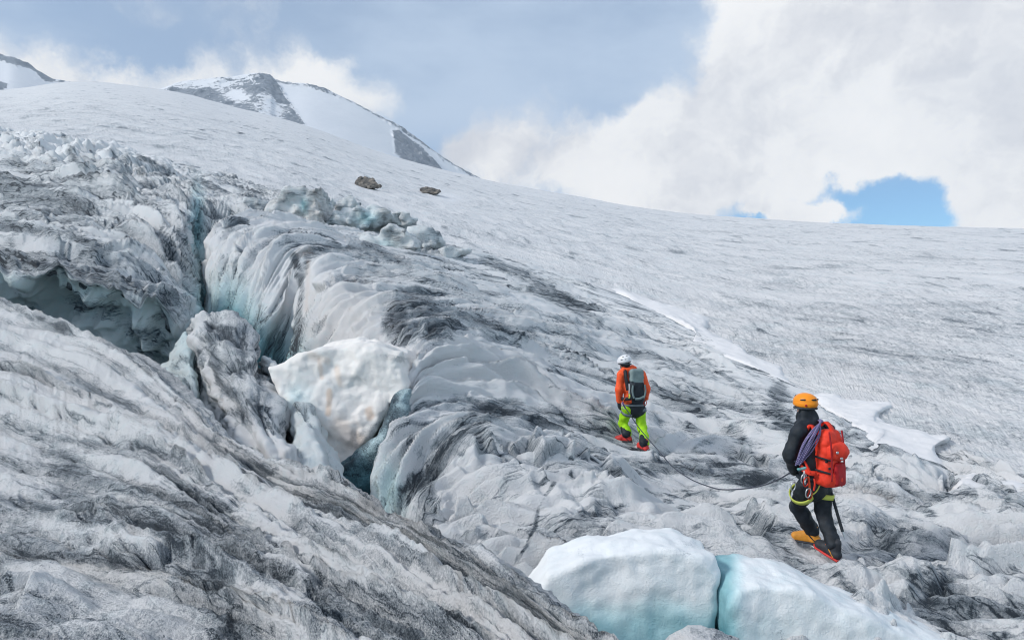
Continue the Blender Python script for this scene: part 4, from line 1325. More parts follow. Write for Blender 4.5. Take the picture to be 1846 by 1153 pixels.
def boot(C, heel, toe, up, mat, sole_mat, name='boot'):
    """mountaineering boot with a crampon strapped under it; heel and toe are sole points"""
    heel, toe = np.array(heel), np.array(toe)
    d = (toe - heel) / np.linalg.norm(toe - heel)
    up = np.array(up, float) - d * (np.array(up, float) @ d)
    up /= np.linalg.norm(up)
    sd = np.cross(d, up)
    L = 0.295
    ax = (d, sd, up)
    lo, hi = C.bounds([heel, toe, heel + 0.22 * up], 0.11)
    F = Field(lo, hi, 0.009)
    mid = heel + d * L * 0.5
    F.add(F.box(mid + up * 0.045, ax, (L * 0.5, 0.048, 0.035), 0.03), 0)
    F.add(F.ell(heel + d * 0.235 + up * 0.065, ax, (0.085, 0.05, 0.05)), 0.03)
    F.add(F.cone(heel + d * 0.075 + up * 0.07, heel + d * 0.085 + up * 0.17, 0.055, 0.055), 0.04)
    F.add(F.cone(heel + d * 0.10 + up * 0.13, heel + d * 0.20 + up * 0.08, 0.05, 0.045), 0.03)
    F.noise(0.05, 0.004, 31)
    b = F.mesh(name, mat, C.root)
    V, Q = join_geo([tube_geo([heel + d * x + up * 0.012 + sd * y for x, y in ((-0.005, -0.045), (0.15, -0.05), (0.28, -0.04), (0.325, 0.0), (0.28, 0.04), (0.15, 0.05), (-0.005, 0.045), (-0.005, -0.045))], 0.014, 6)])
    grid_object('sole', *join_geo([(V, Q)]), sole_mat, parent=b)
    gs = []
    for x, y in ((0.0, -0.04), (0.0, 0.04), (0.10, -0.047), (0.10, 0.047), (0.19, -0.05), (0.19, 0.05), (0.27, -0.042), (0.27, 0.042), (0.33, -0.018), (0.33, 0.018)):
        q = heel + d * x + sd * y
        tip = q - up * 0.045 + (d * 0.03 if x > 0.3 else 0)
        gs.append(tube_geo([q + up * 0.004, 0.5 * (q + tip), tip], [0.010, 0.007, 0.0015], 5))
    for y in (-0.045, 0.045):
        gs.append(tube_geo([heel + sd * y, heel + d * 0.33 + sd * y * 0.6], 0.006, 6))
    gs.append(tube_geo([heel - d * 0.012 + sd * -0.04 + up * 0.01, heel - d * 0.025 + up * 0.06, heel - d * 0.012 + sd * 0.04 + up * 0.01], 0.008, 6))
    V, Q = join_geo(gs)
    grid_object('crampon', V, Q, C_STEEL, parent=b)
    tube('crampon_strap', C_BLACK if mat is not C_BOOT_D else C_BOOT_Y, b, [heel + d * 0.05 + sd * 0.055 + up * 0.03, heel + d * 0.13 + sd * 0.058 + up * 0.11, heel + d * 0.15 + up * 0.165, heel + d * 0.13 - sd * 0.058 + up * 0.11, heel + d * 0.05 - sd * 0.055 + up * 0.03], 0.007, 20, 6)
    for k in range(3):
        x = 0.14 + 0.035 * k
        z = 0.16 - 0.022 * k
        tube('lace', C_WEBO if mat is C_BOOT_D else C_BOOT_D, b, [heel + d * x + sd * 0.045 + up * (z - 0.03), heel + d * x + up * z, heel + d * x - sd * 0.045 + up * (z - 0.03)], 0.004, 8, 5)
    return b


def glove(C, wrist, direction, palm_n, mat, curl=0.7, side=1, name='glove'):
    """gloved hand: palm, four unequal curled fingers and a thumb from the side of the palm"""
    wrist = np.array(wrist, float)
    d = np.array(direction, float)
    d /= np.linalg.norm(d)
    n = np.array(palm_n, float)
    n = n - d * (n @ d)
    n /= np.linalg.norm(n)
    s = np.cross(d, n) * side
    F = Field(wrist - 0.20, wrist + 0.20, 0.0065)
    pal = wrist + d * 0.055
    F.add(F.box(pal, (d, s, n), (0.052, 0.044, 0.020), 0.018), 0)
    F.add(F.cone(wrist - d * 0.05, wrist + d * 0.02, 0.042, 0.034), 0.015)
    for k, (off, ln) in enumerate(((-0.033, 0.070), (-0.011, 0.080), (0.011, 0.075), (0.033, 0.058))):
        a = wrist + d * 0.10 + s * off
        ang = curl * 0.8
        d1 = d * math.cos(ang) + n * math.sin(ang)
        b = a + d1 * ln * 0.45
        d2 = d * math.cos(ang * 2.1) + n * math.sin(ang * 2.1)
        c = b + d2 * ln * 0.33
        d3 = d * math.cos(ang * 2.9) + n * math.sin(ang * 2.9)
        e = c + d3 * ln * 0.25
        F.add(F.cone(a, b, 0.0115, 0.011), 0.004)
        F.add(F.cone(b, c, 0.011, 0.0105), 0.003)
        F.add(F.cone(c, e, 0.0105, 0.0095), 0.003)
    t0 = wrist + d * 0.03 - s * 0.04
    t1 = t0 - s * 0.022 + d * 0.035 + n * 0.012
    t2 = t1 + d * 0.03 + n * 0.018
    F.add(F.cone(t0, t1, 0.016, 0.0135), 0.008)
    F.add(F.cone(t1, t2, 0.0135, 0.011), 0.003)
    return F.mesh(name, mat, C.root)


def body(C, head, neck, chest, pelvis, sh, el, wr, hip, kn, an):
    """the body under the clothes: one continuous figure with a face"""
    allp = [head, neck, chest, pelvis] + sh + el + wr + hip + kn + an
    lo, hi = C.bounds(allp, 0.2)
    F = Field(lo, hi, 0.014)
    hf = C.hf
    hr = np.cross(hf, C.u)
    F.add(F.ell(head, (hr, hf, C.u), (0.073, 0.092, 0.115)), 0)
    F.add(F.ell(head + hf * 0.03 - C.u * 0.075, (hr, hf, C.u), (0.052, 0.062, 0.05)), 0.03)      # jaw
    F.add(F.cone(head + hf * 0.088 + C.u * 0.012, head + hf * 0.108 - C.u * 0.028, 0.010, 0.015), 0.015)   # nose
    F.add(F.cone(head + hf * 0.082 - C.u * 0.062 - hr * 0.02, head + hf * 0.082 - C.u * 0.062 + hr * 0.02, 0.009, 0.009), 0.012)
    for sg in (-1, 1):
        F.add(F.ell(head + hr * 0.076 * sg - C.u * 0.01, (hr, hf, C.u), (0.010, 0.018, 0.030)), 0.008)
        F.cut(F.ell(head + hr * 0.032 * sg + hf * 0.098 + C.u * 0.005, (hr, hf, C.u), (0.018, 0.018, 0.012)), 0.012)
    F.add(F.cone(head - C.u * 0.06, neck, 0.055, 0.06), 0.03)
    F.add(F.cone(neck, chest, 0.075, 0.12, C.f, 0.75), 0.05)
    F.add(F.cone(chest, pelvis, 0.13, 0.13, C.f, 0.75), 0.05)
    for k in (0, 1):
        F.add(F.cone(chest + C.u * 0.1, sh[k], 0.08, 0.06), 0.04)
        F.add(F.cone(sh[k], el[k], 0.050, 0.040), 0.03)
        F.add(F.cone(el[k], wr[k], 0.040, 0.030), 0.02)
        F.add(F.cone(hip[k], kn[k], 0.075, 0.052), 0.04)
        F.add(F.cone(kn[k], an[k], 0.050, 0.038), 0.02)
    return F.mesh('body', C_SKIN, C.root)


def jacket(C, mat, neck, chest, waist, hem, sh, el, wr, r_arm=(0.078, 0.066, 0.052), hood=None, wid=1.0, seed=1, name='jacket'):
    lo, hi = C.bounds([neck, chest, waist, hem] + sh + el + wr, 0.26)
    F = Field(lo, hi, 0.012)
    F.add(F.cone(chest, waist, 0.178 * wid, 0.165 * wid, C.f, 0.72), 0)
    F.add(F.cone(waist, hem, 0.165 * wid, 0.175 * wid, C.f, 0.78), 0.05)
    top = 0.5 * (sh[0] + sh[1])
    F.add(F.cone(chest, top, 0.165 * wid, 0.10 * wid, C.f, 0.75), 0.06)
    F.add(F.cone(sh[0], sh[1], 0.075, 0.075), 0.07)
    F.add(F.cone(top, neck, 0.095, 0.072), 0.05)
    for k in (0, 1):
        F.add(F.cone(sh[k], el[k], r_arm[0], r_arm[1]), 0.035)
        F.add(F.cone(el[k], wr[k], r_arm[1], r_arm[2]), 0.02)
    if hood is not None:
        for a, b, ra, rb in hood:
            F.add(F.cone(a, b, ra, rb), 0.03)
    # folds
    F.noise(0.16, 0.016, seed, 2)
    F.noise(0.055, 0.006, seed + 5, 2)
    return F.mesh(name, mat, C.root)


def trousers(C, mat, waist, hip, kn, an, rad=(0.105, 0.088, 0.082), seed=3, knee_pt=None, cuff=None):
    lo, hi = C.bounds([waist] + hip + kn + an, 0.2)
    F = Field(lo, hi, 0.012)
    F.add(F.cone(waist, 0.5 * (hip[0] + hip[1]), 0.155, 0.15, C.f, 0.8), 0)
    for k in (0, 1):
        F.add(F.cone(hip[k], kn[k], rad[0], rad[1]), 0.045)
        F.add(F.cone(kn[k], an[k], rad[1], rad[2]), 0.02)
    F.noise(0.14, 0.018, seed, 2)
    F.noise(0.05, 0.007, seed + 5, 2)
    for k in (0, 1):
        dwn = (an[k] - kn[k]) / np.linalg.norm(an[k] - kn[k])
        pl = F.plane(an[k] + dwn * 0.065, dwn)
        near = np.linalg.norm(F.p - an[k], axis=-1) < 0.26
        F.f = np.where(near, np.maximum(F.f, pl), F.f).astype(np.float32)
    return F.mesh('trousers', mat, C.root)


def patch_from(C, name, mat, parent, make):
    lo, hi, h, fn = make
    F = Field(lo, hi, h)
    fn(F)
    return F.mesh(name, mat, parent)


def helmet(C, head, mat, vent_mat, vents, spots):
    hf, hr = C.hf, np.cross(C.hf, C.u)
    hu = C.hu
    c = head + hu * 0.045
    F = Field(c - 0.2, c + 0.2, 0.008)
    ax = (hr, hf, hu)
    F.add(F.ell(c, ax, (0.112, 0.142, 0.105)), 0)
    F.cut(F.ell(c - hu * 0.02, ax, (0.095, 0.125, 0.092)), 0.004)
    low = F.plane(c - hu * 0.055 - hf * 0.0, -hu + hf * 0.12)
    F.f = smax(F.f, low.astype(np.float32), 0.012)
    # moulded crease round the shell
    q = (F.p - c) @ hu
    F.f += (0.004 * np.exp(-((q - 0.01) / 0.012) ** 2)).astype(np.float32)
    o = F.mesh('helmet', mat, C.root)
    for (az, el, ra, rl, tilt) in vents:
        a, e = math.radians(az), math.radians(el)
        dr = math.cos(e) * (math.sin(a) * hr - math.cos(a) * hf) + math.sin(e) * hu       # azimuth from the back of the head
        pt = c + dr / np.linalg.norm([(dr @ hr) / 0.112, (dr @ hf) / 0.142, (dr @ hu) / 0.105])
        side = np.cross(dr, hu)
        side /= np.linalg.norm(side)
        side = side + hu * tilt
        G = Field(pt - rl - 0.03, pt + rl + 0.03, 0.005)
        G.add(G.cone(pt - side * rl, pt + side * rl, ra, ra * 0.7, dr, 0.5), 0)
        G.mesh('vent', vent_mat, o)
    for (az, el, ra, m2) in spots:
        a, e = math.radians(az), math.radians(el)
        dr = math.cos(e) * (math.sin(a) * hr - math.cos(a) * hf) + math.sin(e) * hu
        pt = c + dr / np.linalg.norm([(dr @ hr) / 0.112, (dr @ hf) / 0.142, (dr @ hu) / 0.105])
        G = Field(pt - 0.04, pt + 0.04, 0.005)
        G.add(G.ell(pt, (np.cross(dr, hu), hu, dr), (ra, ra, ra * 0.5)), 0)
        G.mesh('rivet', m2, o)
    # band of the inner shell and chin straps
    ring = [c - hu * 0.06 + 0.098 * math.cos(t) * hr + 0.128 * math.sin(t) * hf for t in np.linspace(0, 2 * math.pi, 15)]
    tube('headband', C_DGREY, o, ring, 0.010, 48, 6)
    for sg in (-1, 1):
        tube('chin_strap', C_BLACK, o, [c + hr * 0.095 * sg - hu * 0.05, head + hr * 0.082 * sg - C.u * 0.06 + hf * 0.02, head + hr * 0.03 * sg - C.u * 0.125 + hf * 0.06], 0.006, 12, 6)
    return o


def carabiner(parent, c, up, side, size, mat):
    up, side = np.array(up), np.array(side)
    pts = [c + up * size * 0.5 * math.cos(t) * 1.0 + side * size * 0.28 * math.sin(t) for t in np.linspace(0, 2 * math.pi, 13)]
    return tube('carabiner', mat, parent, pts, 0.0065, 30, 6)


# ---- climber with the orange helmet (near)
A = Climber((1474, 1000), 8.2, 34, 'climber in black with an orange helmet and red backpack, seen from behind')
A.hf = A.f
A.hu = np.array([0, 0, 1.0])
J = A.J
f, r, up = A.f, A.r, A.u
head = J(1452, 732)
neck = J(1454, 757)
chest, waist, hem = J(1466, 800), J(1465, 842), J(1467, 872)
shA = [J(1440, 778, -0.13), J(1493, 778, 0.16)]
elA = [J(1424, 822, -0.10), J(1504, 824, 0.30)]
wrA = [J(1433, 847, 0.14), J(1486, 850, 0.42)]
hipA = [J(1453, 876, -0.07), J(1483, 880, 0.08)]
gl = ground(1452, 984, A.Y) - A.base
gr = ground(1489, 1006, A.Y) - A.base
footL = J(1457, 986, float(np.clip(gl[1], -0.25, 0.3)))
footR = J(1494, 1006, float(np.clip(gr[1], -0.3, 0.2)))
footL = footL + np.array([0, -0.04, 0.03])
footR = footR + np.array([0, -0.03, 0.015])
hlL, toL = footL + np.array([0.10, -0.06, 0.03]), footL + np.array([-0.20, 0.08, 0.045])
hlR, toR = footR + np.array([0.05, -0.12, 0.0]), footR + np.array([-0.12, 0.15, 0.09])
def ankle(h_, t_):
    return h_ + 0.085 * (t_ - h_) / np.linalg.norm(t_ - h_) + np.array([0, 0, 0.15])
kneeA = [J(1437, 912, 0.04 + 0.5 * footL[1]), J(1484, 925, 0.10 + 0.5 * footR[1])]
ankA = [ankle(hlL, toL), ankle(hlR, toR)]
body(A, head, neck, chest, hem, shA, elA, wrA, hipA, kneeA, ankA)
jacket(A, C_BLACK, neck, chest, waist, hem, shA, elA, wrA, (0.085, 0.078, 0.055),
       hood=[(J(1441, 768, -0.12), J(1472, 764, -0.02), 0.05, 0.05), (J(1441, 764, -0.02), J(1468, 757, -0.06), 0.06, 0.055), (J(1446, 752, 0.03), J(1462, 750, -0.02), 0.066, 0.066), (J(1452, 756, -0.01), J(1452, 742, -0.005), 0.082, 0.080)], seed=11)
trousers(A, C_BLACK, J(1467, 862), hipA, kneeA, ankA, (0.100, 0.085, 0.080), 13)
helmet(A, head, C_HELM_O, C_BLACK, [(-14, 16, 0.013, 0.024, 0.02), (22, 17, 0.012, 0.018, -0.02), (60, 20, 0.011, 0.02, 0), (-70, 18, 0.012, 0.022, 0), (180, 30, 0.012, 0.02, 0)], [(-52, -12, 0.014, C_DRED), (48, -12, 0.012, C_DRED), (-60, 25, 0.006, C_DRED)])
boot(A, hlL, toL, up, C_BOOT_Y, C_BOOT_D)
boot(A, hlR, toR, up, C_BOOT_D, C_BOOT_R)
glove(A, wrA[0] + np.array([0.01, 0.02, -0.01]), (0.25, 0.8, -0.25), (0.9, -0.1, -0.2), C_BLACK, 0.9, 1)
glove(A, wrA[1] + np.array([-0.01, 0.03, -0.01]), (-0.4, 0.8, -0.3), (-0.6, 0.0, -0.6), C_BLACK, 0.9, -1)
# harness
hz = tube('harness', C_BLACK, A.root, [J(1467, 858) + 0.185 * (math.cos(t) * r + 0.82 * math.sin(t) * f) for t in np.linspace(0, 2 * math.pi, 13)], 0.022, 48, 8)
def loop_on_leg(name, mat, parent, c, axis, rad, w, tilt_up, C):
    axis = np.array(axis) / np.linalg.norm(axis)
    s1 = np.cross(axis, C.f)
    s1 /= np.linalg.norm(s1)
    s2 = np.cross(axis, s1)
    pts = [c + rad * (math.cos(t) * s1 + math.sin(t) * s2) for t in np.linspace(0, 2 * math.pi, 17)]
    nr_ = [math.cos(t) * s1 + math.sin(t) * s2 for t in np.linspace(0, 2 * math.pi, 17)]
    return strap(name, mat, parent, pts, nr_, w, 0.006, 48)
loop_on_leg('leg_loop', C_YELLOW, hz, J(1445, 889, -0.02), (kneeA[0] - hipA[0]) + np.array([0.18, 0, 0.0]), 0.125, 0.055, 0, A)
loop_on_leg('leg_loop', C_YELLOW, hz, J(1482, 893, 0.07), (kneeA[1] - hipA[1]) + np.array([-0.03, 0, 0]), 0.122, 0.055, 0, A)
bk = -f * 0.2
for (pu, pv, sz, mt, dy) in ((1449, 862, 0.10, C_STEEL, -0.25), (1453, 868, 0.10, C_REDM, -0.27), (1457, 888, 0.10, C_STEEL, -0.26), (1430, 876, 0.09, C_STEEL, -0.16), (1460, 892, 0.085, C_REDM, -0.25)):
    carabiner(hz, J(pu, pv, dy), (0.15, 0, 1), (1, 0.1, 0), sz, mt)
strap('sling', C_WEBO, hz, [J(1457, 858, -0.24), J(1459, 872, -0.26), J(1460, 888, -0.24)], (0, -1, 0), 0.02, 0.004)
strap('sling', C_WEBW, hz, [J(1450, 848, -0.22), J(1450, 860, -0.25), J(1452, 872, -0.24)], (0, -1, 0), 0.016, 0.004)
strap('sling', C_WEBT, hz, [J(1438, 846, -0.16), J(1447, 844, -0.21), J(1457, 842, -0.22)], (0, -1, 0), 0.03, 0.006)
tube('cord', C_YELLOW, hz, [J(1462, 893, -0.22), J(1472, 885, -0.22), J(1480, 870, -0.16)], 0.007, 16, 6)

# red backpack
pk = empty('backpack', tuple(A.base))
tag(pk, 'bright red backpack worn by the climber with the orange helmet', 'backpack')
pc = J(1481, 822, -0.10) - f * 0.085
pax = (r, f, up)
lean = np.array([0.02, 0, 1.0])
F = Field(pc - np.array([0.34, 0.34, 0.46]), pc + np.array([0.34, 0.34, 0.46]), 0.012)
F.add(F.box(pc - up * 0.02, pax, (0.138, 0.095, 0.280), 0.07), 0)
F.add(F.box(pc + up * 0.20 - f * 0.0, pax, (0.122, 0.085, 0.10), 0.06), 0.04)
F.add(F.ell(pc - up * 0.22 - f * 0.02, pax, (0.15, 0.12, 0.09)), 0.04)
F.noise(0.13, 0.016, 61, 2)
F.noise(0.05, 0.009, 67, 2)
pb = F.mesh('pack_body', C_RED, pk)
lc = pc + up * 0.085 - f * 0.085 + r * 0.015
F = Field(lc - 0.26, lc + 0.26, 0.011)
F.add(F.box(lc + f * 0.03 - r * 0.02, (r, f, up), (0.128, 0.095, 0.085), 0.06), 0)
F.add(F.ell(lc + r * 0.035 - f * 0.01 - up * 0.01, pax, (0.11, 0.085, 0.09)), 0.06)
F.noise(0.10, 0.014, 71, 2)
lid = F.mesh('lid_pocket', C_RED, pk)
fp = pc - up * 0.165 - f * 0.105 + r * 0.03
F = Field(fp - 0.2, fp + 0.2, 0.011)
F.add(F.box(fp, pax, (0.085, 0.035, 0.125), 0.03), 0)
F.noise(0.08, 0.010, 75, 2)
F.mesh('front_pocket', C_DRED, pk)
for off in (-0.6, 0.35):
    strap('compression_strap', C_DRED, pb, [pc + r * (0.15 * off * 1.6) - f * 0.10 + up * 0.30, pc + r * (0.15 * off * 1.6) - f * 0.125 + up * 0.10, pc + r * (0.15 * off * 1.6) - f * 0.13 - up * 0.22], -f, 0.022, 0.004)
for z in (0.02, -0.12):
    strap('side_strap', C_BLACK, pb, [pc - r * 0.158 + f * 0.06 + up * z, pc - r * 0.160 - f * 0.03 + up * (z - 0.01), pc - r * 0.115 - f * 0.118 + up * (z - 0.03)], [-r, -r, -r - f], 0.020, 0.005)
strap('top_strap', C_RED, pb, [pc + up * 0.285 - f * 0.05 + r * 0.01, pc + up * 0.36 + f * 0.00, pc + up * 0.375 + f * 0.05, pc + up * 0.33 + f * 0.10], [-f, -f + up, up, f], 0.06, 0.008)
strap('shoulder_strap', C_RED, pk, [J(1452, 774, -0.16), J(1458, 767, -0.14), J(1466, 770, -0.16), J(1470, 782, -0.2)], [-f + up, up, up - f, -f], 0.055, 0.01)
strap('shoulder_strap', C_BLACK, pk, [pc + up * 0.25 + r * 0.10 + f * 0.05, pc + up * 0.33 + r * 0.12 + f * 0.12, pc + up * 0.28 + r * 0.14 + f * 0.24], [-f, up, f], 0.06, 0.012)
strap('hip_belt', C_RED, pk, [J(1443, 840, -0.10), J(1449, 846, -0.2), J(1460, 852, -0.24), J(1470, 853, -0.24)], [-r, -f - r, -f, -f], 0.05, 0.010)
strap('hip_belt_strap', C_RED, pk, [J(1447, 826, -0.17), J(1454, 838, -0.22), J(1461, 852, -0.25)], -f, 0.026, 0.006)
strap('loose_strap', C_RED, pk, [J(1468, 862, -0.26), J(1469, 872, -0.27), J(1467, 884, -0.26)], -f, 0.022, 0.004)
for (o_, m_) in (((-0.10, -0.165, 0.085), C_STEEL), ((-0.04, -0.175, 0.02), C_STEEL), ((-0.135, -0.10, -0.09), C_BLACK), ((-0.145, -0.07, -0.02), C_BLACK)):
    q = pc + r * o_[0] + f * o_[1] + up * o_[2]
    F = Field(q - 0.05, q + 0.05, 0.006)
    F.add(F.box(q, pax, (0.018, 0.010, 0.014), 0.006), 0)
    F.mesh('buckle', m_, pb)
# small white stitched emblem on the lid
q = lc - f * 0.108 - up * 0.045 + r * 0.05
gs = [tube_geo(catmull([q + r * x + up * z - f * 0.012 for x, z in pts], 14), 0.0042, 5) for pts in
      (((-0.030, -0.004), (-0.020, 0.010), (-0.008, -0.006), (0.0, 0.004)), ((0.006, -0.008), (0.010, 0.016), (0.018, -0.008), (0.028, 0.010), (0.036, -0.006)), ((-0.02, -0.016), (0.03, -0.018)))]
grid_object('emblem', *join_geo(gs), C_WEBW, parent=lid)
# gear hung low on the right of the pack
q = pc + r * 0.165 - f * 0.02 - up * 0.24
gr_ = tube('gear_loop', C_WEBW, pk, [q + up * 0.05, q + r * 0.045 + up * 0.03, q + r * 0.06 - up * 0.02, q + r * 0.02 - up * 0.04, q], 0.013, 20, 6)
strap('loose_strap', C_DRED, pk, [q + r * 0.04, q + r * 0.055 - up * 0.05, q + r * 0.05 - up * 0.10], -f, 0.015, 0.003)

# purple rope coil over the shoulder
gs = []
rr = random.Random(5)
for k in range(13):
    t = (k / 12.0 - 0.5) * 2
    top = J(1480 - 3 * t, 757 + 2.0 * abs(t), -0.13 - 0.03 * rr.random())
    bot = J(1438 + 4 * t, 836 + 3 * rr.random(), -0.20 - 0.02 * rr.random())
    m1 = J(1470 + 7 * t + rr.uniform(-2, 2), 778 + 4 * t, -0.24 - 0.05 * rr.random() * (1 - abs(t)))
    m2 = J(1454 + 9 * t + rr.uniform(-2, 2), 806 + 5 * t, -0.25 - 0.05 * rr.random() * (1 - abs(t)))
    gs.append(tube_geo(catmull([top + np.array([0.0, 0.10, -0.02]), top, m1, m2, bot], 34), 0.0066, 6))
V, Q = join_geo(gs)
rc = empty('rope_coil', tuple(A.base))
tag(rc, 'purple rope coil slung over the back beside the red backpack', 'rope')
grid_object('strand', V, Q, C_PURPLE, parent=rc)
gs = [tube_geo(catmull([J(1438 + a_, 832 + b_, -0.21) + np.array([0, 0, 0]) for a_, b_ in ((-5, -2), (0, 2 + k), (6, 1))], 10), 0.008, 6) for k in range(3)]
grid_object('coil_wrap', *join_geo(gs), C_ROPE, parent=rc)

# ice axe in the right hand, spike down
ax_ = empty('ice_axe', tuple(A.base))
tag(ax_, 'black ice axe held spike down by the climber with the orange helmet', 'ice axe')
t0, t1 = J(1494, 872, 0.05), J(1519, 958, -0.12)
tube('shaft', C_BLACK, ax_, [t0, 0.5 * (t0 + t1), t1], 0.0165, 12, 8)
dirv = (t1 - t0) / np.linalg.norm(t1 - t0)
V, Q = tube_geo([t1, t1 + dirv * 0.04, t1 + dirv * 0.09], [0.012, 0.008, 0.001], 6)
grid_object('spike', V, Q, C_STEEL, parent=ax_)
V, Q = tube_geo(catmull([t0 - r * 0.0 + f * 0.16 - up * 0.05, t0 + f * 0.08 + up * 0.0, t0, t0 - f * 0.09 - up * 0.005], 14), [0.003, 0.006, 0.008, 0.009, 0.010, 0.011, 0.012, 0.012, 0.011, 0.011, 0.012, 0.014, 0.016, 0.012], 6)
grid_object('axe_head', V, Q, C_STEEL, parent=ax_)

# ---- climber with the white helmet (farther)
B = Climber((1144, 806), 13.6, 14, 'climber in orange jacket and lime trousers with a white helmet, farther up the ice')
a_ = math.radians(42)
B.hf = np.array([-math.sin(a_), math.cos(a_), -0.0])
B.hu = np.array([-0.12, 0.10, 1.0])
B.hu /= np.linalg.norm(B.hu)
J = B.J
f, r, up = B.f, B.r, B.u
head = J(1126, 654)
neck = J(1132, 667)
chest, waist, hem = J(1139, 692), J(1142, 716), J(1144, 731)
shB = [J(1121, 675, -0.05), J(1156, 675, 0.05)]
elB = [J(1116, 702, -0.04), J(1165, 700, 0.06)]
wrB = [J(1116, 722, 0.02), J(1164, 716, 0.22)]
hipB = [J(1130, 736, -0.03), J(1153, 738, 0.04)]
gl = ground(1125, 800, B.Y) - B.base
gr = ground(1160, 815, B.Y) - B.base
footL = J(1128, 799, float(np.clip(gl[1], -0.2, 0.3)))
footR = J(1161, 814, float(np.clip(gr[1], -0.3, 0.2)))
kneeB = [J(1123, 762, 0.10 + 0.5 * footL[1]), J(1157, 770, 0.08 + 0.5 * footR[1])]
footL = footL + np.array([0, -0.05, 0.035])
footR = footR + np.array([0, -0.05, 0.035])
hlL, toL = footL + np.array([0.10, -0.05, 0.01]), footL + np.array([-0.20, 0.06, 0.0])
hlR, toR = footR + np.array([0.03, -0.13, -0.01]), footR + np.array([-0.10, 0.16, 0.03])
ankB = [ankle(hlL, toL), ankle(hlR, toR)]
body(B, head, neck, chest, hem, shB, elB, wrB, hipB, kneeB, ankB)
jacket(B, C_ORANGE, neck, chest, waist, J(1142, 722), shB, elB, wrB, (0.082, 0.076, 0.058),
       hood=[(J(1125, 666, -0.06), J(1143, 664, -0.04), 0.045, 0.05), (J(1124, 664, 0.05), J(1140, 662, 0.06), 0.05, 0.05)], seed=21)
trousers(B, C_LIME, J(1143, 732), hipB, kneeB, ankB, (0.100, 0.088, 0.080), 23)
# dark hem of the under-jacket and seat
lo, hi = B.bounds([J(1130, 722), J(1162, 740)], 0.3)
F = Field(lo, hi, 0.012)
F.add(F.cone(J(1144, 716), J(1145, 735), 0.182, 0.186, f, 0.80), 0)
F.add(F.cone(hipB[1], hipB[1] + (kneeB[1] - hipB[1]) * 0.12, 0.112, 0.112), 0.03)
F.noise(0.1, 0.012, 5, 2)
F.mesh('jacket_hem', C_BLACK, B.root)
for k, (a0, a1) in enumerate(((0.50, 0.98), (0.58, 1.0))):
    # dark gaiter panels low on the trousers
    p0 = kneeB[k] + (ankB[k] - kneeB[k]) * a0 - np.array([0.022, 0.018, 0])
    p1 = kneeB[k] + (ankB[k] - kneeB[k]) * a1 - np.array([0.022, 0.018, 0])
    lo, hi = B.bounds([p0, p1], 0.14)
    F = Field(lo, hi, 0.010)
    F.add(F.cone(p0, p1, 0.062, 0.082), 0)
    F.noise(0.1, 0.010, 8, 2)
    F.mesh('gaiter', C_BLACK, B.root)
helmet(B, head, C_HELM_W, C_BLACK, [(-20, 40, 0.010, 0.012, 0), (-60, 35, 0.010, 0.012, 0), (-40, 12, 0.008, 0.010, 0), (-75, 10, 0.010, 0.012, 0), (30, 35, 0.008, 0.010, 0)], [])
hf_, hr_ = B.hf, np.cross(B.hf, B.u)
F = Field(head - 0.16, head + 0.16, 0.009)
F.add(F.ell(head - hf_ * 0.018 - up * 0.028, (hr_, hf_, up), (0.083, 0.090, 0.075)), 0)
F.f = smax(F.f, F.plane(head + hf_ * 0.03, hf_).astype(np.float32), 0.01)
F.noise(0.03, 0.004, 4)
F.mesh('hair', C_HAIR, B.root)
boot(B, hlL, toL, up, C_BOOT_R, C_BOOT_D)
boot(B, hlR, toR, up, C_BOOT_R, C_BOOT_D)
glove(B, wrB[0] + np.array([0, 0, -0.02]), (0.06, 0.12, -1.0), (0.9, 0.35, 0), C_BLACK, 0.45, 1)
glove(B, wrB[1] + np.array([0, 0.02, -0.01]), (-0.2, 0.75, -0.5), (-0.8, 0.0, -0.3), C_BLACK, 0.8, -1)
hz = tube('harness', C_GREYF, B.root, [J(1143, 729) + 0.195 * (math.cos(t) * r + 0.82 * math.sin(t) * f) for t in np.linspace(0, 2 * math.pi, 13)], 0.020, 48, 8)
loop_on_leg('leg_loop', C_GREYF, hz, J(1132, 742, 0.0), kneeB[0] - hipB[0], 0.120, 0.05, 0, B)
loop_on_leg('leg_loop', C_GREYF, hz, J(1153, 739, 0.03), kneeB[1] - hipB[1], 0.120, 0.07, 0, B)
for (pu, pv, mt) in ((1122, 727, C_REDM), (1127, 722, C_WEBO), (1124, 733, C_STEEL), (1163, 726, C_REDM)):
    carabiner(hz, J(pu, pv, -0.20), (0.1, 0, 1), (1, 0.2, 0), 0.09, mt)
strap('sling', C_WEBP, hz, [J(1123, 724, -0.19), J(1124, 730, -0.21), J(1128, 736, -0.2)], (0, -1, 0), 0.03, 0.005)

pk = empty('backpack', tuple(B.base))
tag(pk, 'grey-green and black backpack worn by the climber with the white helmet', 'backpack')
pc = J(1142, 690, -0.10) - f * 0.09
pax = (r, f, up)
F = Field(pc - 0.42, pc + 0.42, 0.012)
pc = pc - up * 0.02
F.add(F.box(pc, pax, (0.124, 0.080, 0.265), 0.06), 0)
F.noise(0.13, 0.012, 61, 2)
pb = F.mesh('pack_body', C_DGREY, pk)
q = pc + up * 0.135 - f * 0.045
F = Field(q - 0.28, q + 0.28, 0.011)
F.add(F.box(q, pax, (0.126, 0.062, 0.148), 0.05), 0)
F.f = smax(F.f, F.plane(q - up * 0.11, -up - r * 0.30).astype(np.float32), 0.01)
F.noise(0.10, 0.008, 71, 2)
F.mesh('top_panel', C_TEAL, pk)
q = pc - up * 0.09 - f * 0.075 + r * 0.02
F = Field(q - 0.24, q + 0.24, 0.011)
F.add(F.box(q, pax, (0.108, 0.050, 0.140), 0.04), 0)
F.noise(0.10, 0.008, 75, 2)
